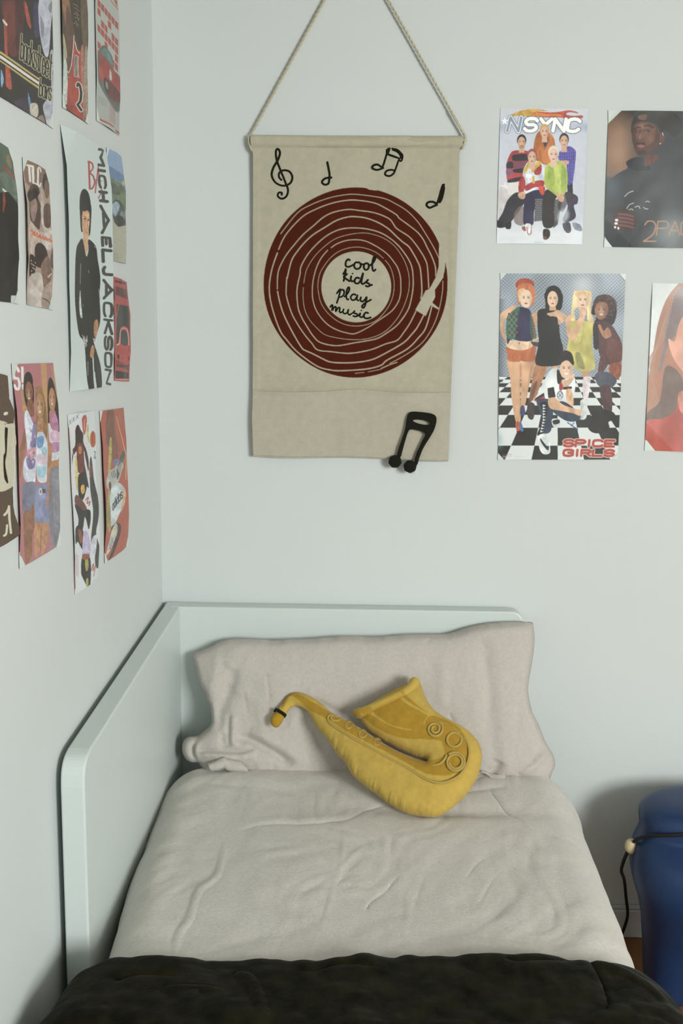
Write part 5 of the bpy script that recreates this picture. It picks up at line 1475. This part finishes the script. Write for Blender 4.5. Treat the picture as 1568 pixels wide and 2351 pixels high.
# three girls against pink
p = Paint(0, 820, 4.197, 22, 828, 146, 1312, 2.2, '#a96b6f')
p.P('#b58a5a', '375,60 430,60 440,800 420,1000 400,400'); p.P('#b0805a', '480,60 520,120 545,500 500,300')
p.word('S!', '125,305 212,305 208,100 120,105', 24, '#d6d4d6', gap=.6)
p.P('#b08c4c', '180,330 215,330 240,560 200,560', 1, .7)
p.E('#2b211c', 262, 240, 50, 100); p.P('#2b211c', '215,260 310,260 310,450 270,500 225,450', 1); p.E('#8a5a3e', 270, 330, 38, 95); face(p, 268, 350, 36, 90, SKD, lip='#d8c0b0')
p.P('#7d4f36', '245,430 300,420 310,560 255,560', 1); p.P('#8e5e38', '150,1100 155,900 205,700 235,640 250,700 220,850 190,1000 165,1160', 1)
p.P('#c5c9d6', '205,600 240,510 300,640 340,680 330,1180 290,1212 240,1205 200,1130 205,1000 240,900', 1)
p.P('#5b4a86', '300,650 330,640 330,900 270,880 285,760', 1, .8); p.P('#c9909c', '245,900 330,870 330,960 235,960', 1); p.P('#5a4a86', '235,970 320,980 320,1060 270,1080 240,1040', 1, .85)
for k in range(14): p.E(['#c9a0c0', '#7a6ab0', '#e0c0c8', '#4a4a70'][k % 4], 262 + (k * 37) % 60, 690 + (k * 53) % 350, 12, 16, a=.6)
p.P('#85633f', '335,330 350,290 380,280 400,340 430,600 430,800 400,830 395,600 345,600 340,760 330,760', 1); p.E('#a5794c', 368, 470, 36, 120); face(p, 366, 470, 33, 110, SKD, lip='#e0cabc'); p.P('#a5794c', '350,590 390,590 395,720 370,740 350,700', 1)
p.P('#c0cad4', '340,740 380,720 405,740 440,860 445,1150 430,1205 370,1205 345,1150 335,900', 1); p.P('#5f88b4', '340,780 400,760 395,860 350,870', 1); p.P('#7fb0c0', '345,1060 435,1060 430,1140 380,1160 350,1130', 1, .8); p.P('#c9a0b4', '350,940 440,940 440,1020 350,1020', 1, .6); p.P('#8fb4c0', '395,870 435,880 430,940 390,930', 1)
p.P('#2f2723', '440,260 450,210 470,195 495,240 510,330 530,500 545,720 520,700 500,520 450,520 450,640 437,640 432,420', 1); p.E('#a87850', 474, 410, 30, 115); face(p, 474, 400, 28, 100, SKD, lip='#d8b8ac')
p.P('#c9cdd4', '440,660 450,640 475,700 545,740 550,960 480,1000 460,860', 1); p.P('#b07498', '470,560 510,560 530,700 480,690', 1); p.P('#c998b4', '465,720 540,720 545,800 470,800', 1, .8); p.P('#a8749c', '470,830 548,820 548,900 478,915', 1)
p.P('#a87449', '445,850 480,850 485,1100 470,1300 430,1500 395,1560 380,1530 400,1450 440,1250 450,1050', 1)
p.P('#a87449', '480,1010 555,990 558,1060 485,1080', 1)
p.P('#77757f', '475,1090 560,1060 580,1180 590,1400 580,1650 545,1800 500,1830 480,1700 460,1500 470,1280', 1); p.P('#8b8893', '500,1110 540,1100 560,1400 530,1700 510,1500', 1, .5)
p.P('#6f7086', '195,1230 330,1210 320,1400 295,1420 290,1480 195,1520 190,1360', 1); p.P('#7b83a6', '325,1300 350,1240 450,1230 440,1420 465,1500 460,1610 320,1610 318,1500', 1); p.E('#c9c4bc', 378, 1295, 15, 34); p.E('#6a4a3a', 378, 1295, 7, 18); p.P('#5a4436', '395,1270 430,1270 430,1310 400,1310')
p.mottle(.05, 12, 8)
p.P('#8a5a3c', '200,1520 290,1490 300,1700 290,1900 240,1990 220,1850', 1); p.P('#8a5a3c', '292,1450 318,1440 322,1620 300,1700', 1); p.P('#b07c56', '325,1612 395,1612 385,1800 345,1930 320,1900', 1); p.P('#b07c56', '392,1612 455,1612 450,1760 400,1900 380,1880', 1); p.P('#6c4a3c', '385,1650 395,1650 385,1860 375,1860', 0, .6)
p.P('#9c7a80', '460,1600 500,1800 540,1820 470,1880 440,1860', 1, .4)
poster('poster', 'pink poster of three girls in tie-dye tops and denim, on the left wall', 'poster', 'left', '26,836 122,833 138,1250 44,1305', p, 'bl br tl', seed=13, curl=.005, tape=12)

# drawn basketball players on white
p = Paint(0, 820, 4.197, 150, 938, 232, 1372, 2.2, '#c8ccd0')
p.L('#a8463c', '657,680 680,1300 700,1800 722,2230', 8); 
for x in (672, 700, 728): p.word('X', [(x - 8, 650 - (x - 672) * .9), (x + 10, 640 - (x - 672) * .9), (x + 10, 600 - (x - 672) * .9), (x - 8, 610 - (x - 672) * .9)], 4, '#5a5c60')
p.P('#b0463c', '768,590 800,555 820,600 815,700 795,750 780,700', 1); p.L('#e0c0b0', '795,600 795,650 800,700', 5); p.P('#b5b44a', '830,650 845,660 850,760 862,830 840,800 825,740', 1); p.E('#b0552f', 890, 790, 27, 80); p.L('#5a2f20', '885,730 885,840', 4)
p.P('#3c211b', '715,700 735,650 760,700 785,740 790,820 825,900 850,1010 845,1100 820,1000 800,900 800,1000 830,1150 845,1260 800,1200 780,1130 740,1100 730,980 735,900 700,960 685,1040 690,900 715,850', 1)
p.P('#6a2f24', '730,850 790,860 800,1090 750,1100', 1); p.P('#b06a34', '745,870 770,860 775,920 750,930', 1); p.P('#c9b04a', '715,950 735,1000 750,1250 730,1280 715,1100', 1, .8); p.P('#201c1a', '750,1130 820,1120 830,1230 800,1360 760,1380 745,1280', 1); p.P('#c99a34', '775,1240 800,1230 810,1290 785,1320 770,1280', 1)
p.P('#6a3a28', '715,1340 740,1330 800,1400 830,1470 800,1500 740,1480 710,1400', 1); p.P('#23211f', '710,1420 800,1490 800,1600 780,1680 735,1700 745,1560', 1); p.P('#23211f', '780,1490 850,1470 860,1560 845,1660 820,1560', 1)
p.P('#3a3632', '860,1020 875,960 890,1060 900,1200 930,1400 925,1560 905,1700 940,1850 940,2030 900,1990 895,1850 860,1800 880,1500 860,1280', 1); p.P('#7a4430', '855,1060 885,1050 880,1140 860,1160', 1); p.P('#b9bcc4', '870,1750 910,1720 900,1900 860,1850', 1)
p.L('#a8463c', '815,1380 840,1350 830,1410 855,1390 845,1430', 9, 1); p.L('#a8463c', '860,2060 885,1990 880,2060 905,2010 890,2110', 8, 1)
p.P('#23211f', '720,1640 760,1620 800,1700 800,1860 775,1840 740,1780 715,1800 710,1700', 1); p.P('#8a4a2c', '745,1660 780,1680 785,1780 760,1780', 1); p.P('#b4aac8', '800,1680 840,1700 855,1900 790,1930 785,1840', 1)
p.P('#2a211e', '780,1930 840,1910 860,2000 850,2190 820,2210 780,2120 770,2060', 1); p.P('#9c9a3c', '805,1960 835,1950 835,2030 812,2060', 1); p.P('#8a4a2c', '785,1900 845,1900 840,1940 790,1950', 1); p.P('#a8a43c', '810,2150 830,2130 830,2200 812,2210', 1)
for x, y in ((722, 1890), (732, 1900), (742, 1910)): p.L('#b0605c', [(x, y), (x + 6, y + 210)], 4, a=.7)
p.L('#c9cdd0', '690,900 730,1100', 5); p.L('#e3e3e3', '815,640 830,650', 5); p.L('#6a7880', '915,950 925,1400', 3, a=.6); p.word('13', '885,960 912,980 912,910 888,900', 6, '#5c5a5c')
poster('poster', 'white illustrated poster of leaping basketball players in red, black and yellow', 'poster', 'left', '155,952 216,942 225,1324 172,1366', p, '', seed=14, curl=.004)

# trainer hanging on orange red ground
p = Paint(0, 820, 4.197, 224, 932, 298, 1300, 2.2, '#a85640')
p.P('#6b4a3c', '1020,510 1075,510 1090,640 1130,900 1110,1100 1060,900 1010,800', 1, .8); p.P('#8a5a48', '1090,560 1120,760 1150,900 1130,950 1100,800', 1, .6); p.L('#c9a46c', '1105,570 1150,720 1185,880 1200,960 1195,1180', 6, 1)
p.P('#a9a048', '1050,790 1065,780 1070,900 1050,1120 1030,1160 1040,900', 1)
p.P('#a8a9a2', '1010,1180 1060,1090 1100,1060 1120,980 1150,990 1185,880 1190,960 1160,1100 1130,1200 1100,1260 1040,1280 1010,1250', 1); p.P('#33352f', '1120,1060 1175,900 1190,950 1150,1100 1120,1180', 1, .8)
for k in range(5): p.L('#c9c9c0', [(1125 + k * 9, 1060 - k * 12), (1140 + k * 9, 1110 - k * 12)], 5)
p.P('#6a74a0', '1095,980 1140,990 1130,1040 1085,1040', 1, .8); 
for k in range(3): p.L('#4a4c50', [(1065 + k * 14, 1105 - k * 8), (1078 + k * 14, 1165 - k * 8)], 6)
p.E('#6a3a2c', 1048, 1240, 16, 42); p.P('#a39a48', '1030,1280 1010,1400 1000,1560 1025,1680 1050,1660 1040,1500 1055,1330', 1)
for k in range(8): p.L('#33352c', [(1008, 1420 + k * 26), (1040, 1400 + k * 26)], 5)
p.P('#b9c4c8', '1050,1310 1120,1210 1180,1260 1190,1350 1150,1480 1100,1600 1060,1640 1050,1500', 1); p.P('#c49a6c', '1165,1270 1185,1290 1185,1400 1150,1500 1165,1380', 1)
p.word('adidas', '1078,1480 1165,1350 1160,1262 1072,1400', 8, '#3a3e3c', gap=.3)
p.P('#4c3c34', '1060,1640 1140,1600 1150,1700 1080,1900 1040,1950 1090,1760', 1); p.P('#b9b3a0', '1060,1690 1110,1600 1118,1700 1040,1880 1015,1900', 1)
for k in range(3): p.L('#4a6aa8', [(1045 + k * 12, 1800 - k * 28), (1052 + k * 12, 1850 - k * 28)], 7)
p.L('#7d3c30', '962,700 990,1400 1005,1900', 6, a=.8); p.mottle(.05, 40)
poster('poster', 'orange-red poster of white trainers with yellow laces, lowest beside the corner', 'poster', 'left', '228,944 284,936 293,1252 240,1293', p, 'tl bl br', seed=15, curl=.005, tape=10)

# brown and cream felt banner with hand-cut letters, far left
bo = zc(0, 820, 4.197, [(-260, 120), (0, 168), (32, 182), (36, 300), (42, 400), (70, 470), (92, 520), (102, 560), (100, 635), (118, 650), (140, 760), (146, 830), (128, 900), (128, 1100), (105, 1180), (98, 1245), (92, 1300), (100, 1440), (115, 1510), (150, 1590), (186, 1650), (190, 1705), (120, 1745), (60, 1775), (0, 1812), (-260, 1960)])
Vb, Tb, Bb, Eb_, _ = fill(bo, 1.5)
p = Paint(0, 820, 4.197, -64, 840, 60, 1300, 1.8, '#b8b3a0')
p.P('#5c5046', '-300,100 0,168 32,180 42,400 92,500 104,560 100,632 40,640 0,620 -300,560'); p.P('#5c5046', '-300,1330 0,1290 60,1262 98,1242 100,1440 186,1650 188,1705 0,1815 -300,1980')
p.L('#2f2a22', '100,632 40,640 0,645', 5); p.L('#3f382e', '188,1705 120,1745 0,1812', 7)
p.L('#c4bfae', '0,545 15,540', 30)
p.P('#2c271f', '8,690 30,682 42,700 38,900 20,1000 22,1080 40,1200 25,1212 0,1150 0,960 18,900', 1)
p.L('#c4bfae', '0,1520 20,1500 45,1450', 22); p.L('#c4bfae', '45,1440 52,1560 70,1690', 26); p.L('#c4bfae', '0,1720 20,1700 28,1620', 20, 1)
p.mottle(.06, 9, 12)
Wb = on_plane(Vb[:, 0], Vb[:, 1], LEFT0, LEFTN)
Wb[:, 0] = .006 + .004 * vnoise(Wb[:, 1] * 14, Wb[:, 2] * 14, 99)
cbn = grow(p.sample(Vb[:, 0], Vb[:, 1]))
nn_ = len(Vb); bk = np.arange(nn_) + nn_; back = Wb.copy(); back[:, 0] = .003
m_banner = mat('banner_felt', (1, 1, 1), .95, .1, bump=(200, .4), attr=True)
sideq = []
e = np.sort(np.vstack([Tb[:, [0, 1]], Tb[:, [1, 2]], Tb[:, [2, 0]]]), 1); ue, ct = np.unique(e, axis=0, return_counts=True); be = ue[ct == 1]
sq_ = np.stack([be[:, 0], be[:, 1], be[:, 1] + nn_, be[:, 0] + nn_], 1)
o = mesh_np('banner', np.vstack([Wb, back]), [np.vstack([Tb, bk[Tb][:, ::-1]]), sq_], m_banner, colors=np.vstack([cbn, cbn]))
tag(o, 'brown and cream felt banner with ragged edges, cut off by the left frame edge', 'banner')
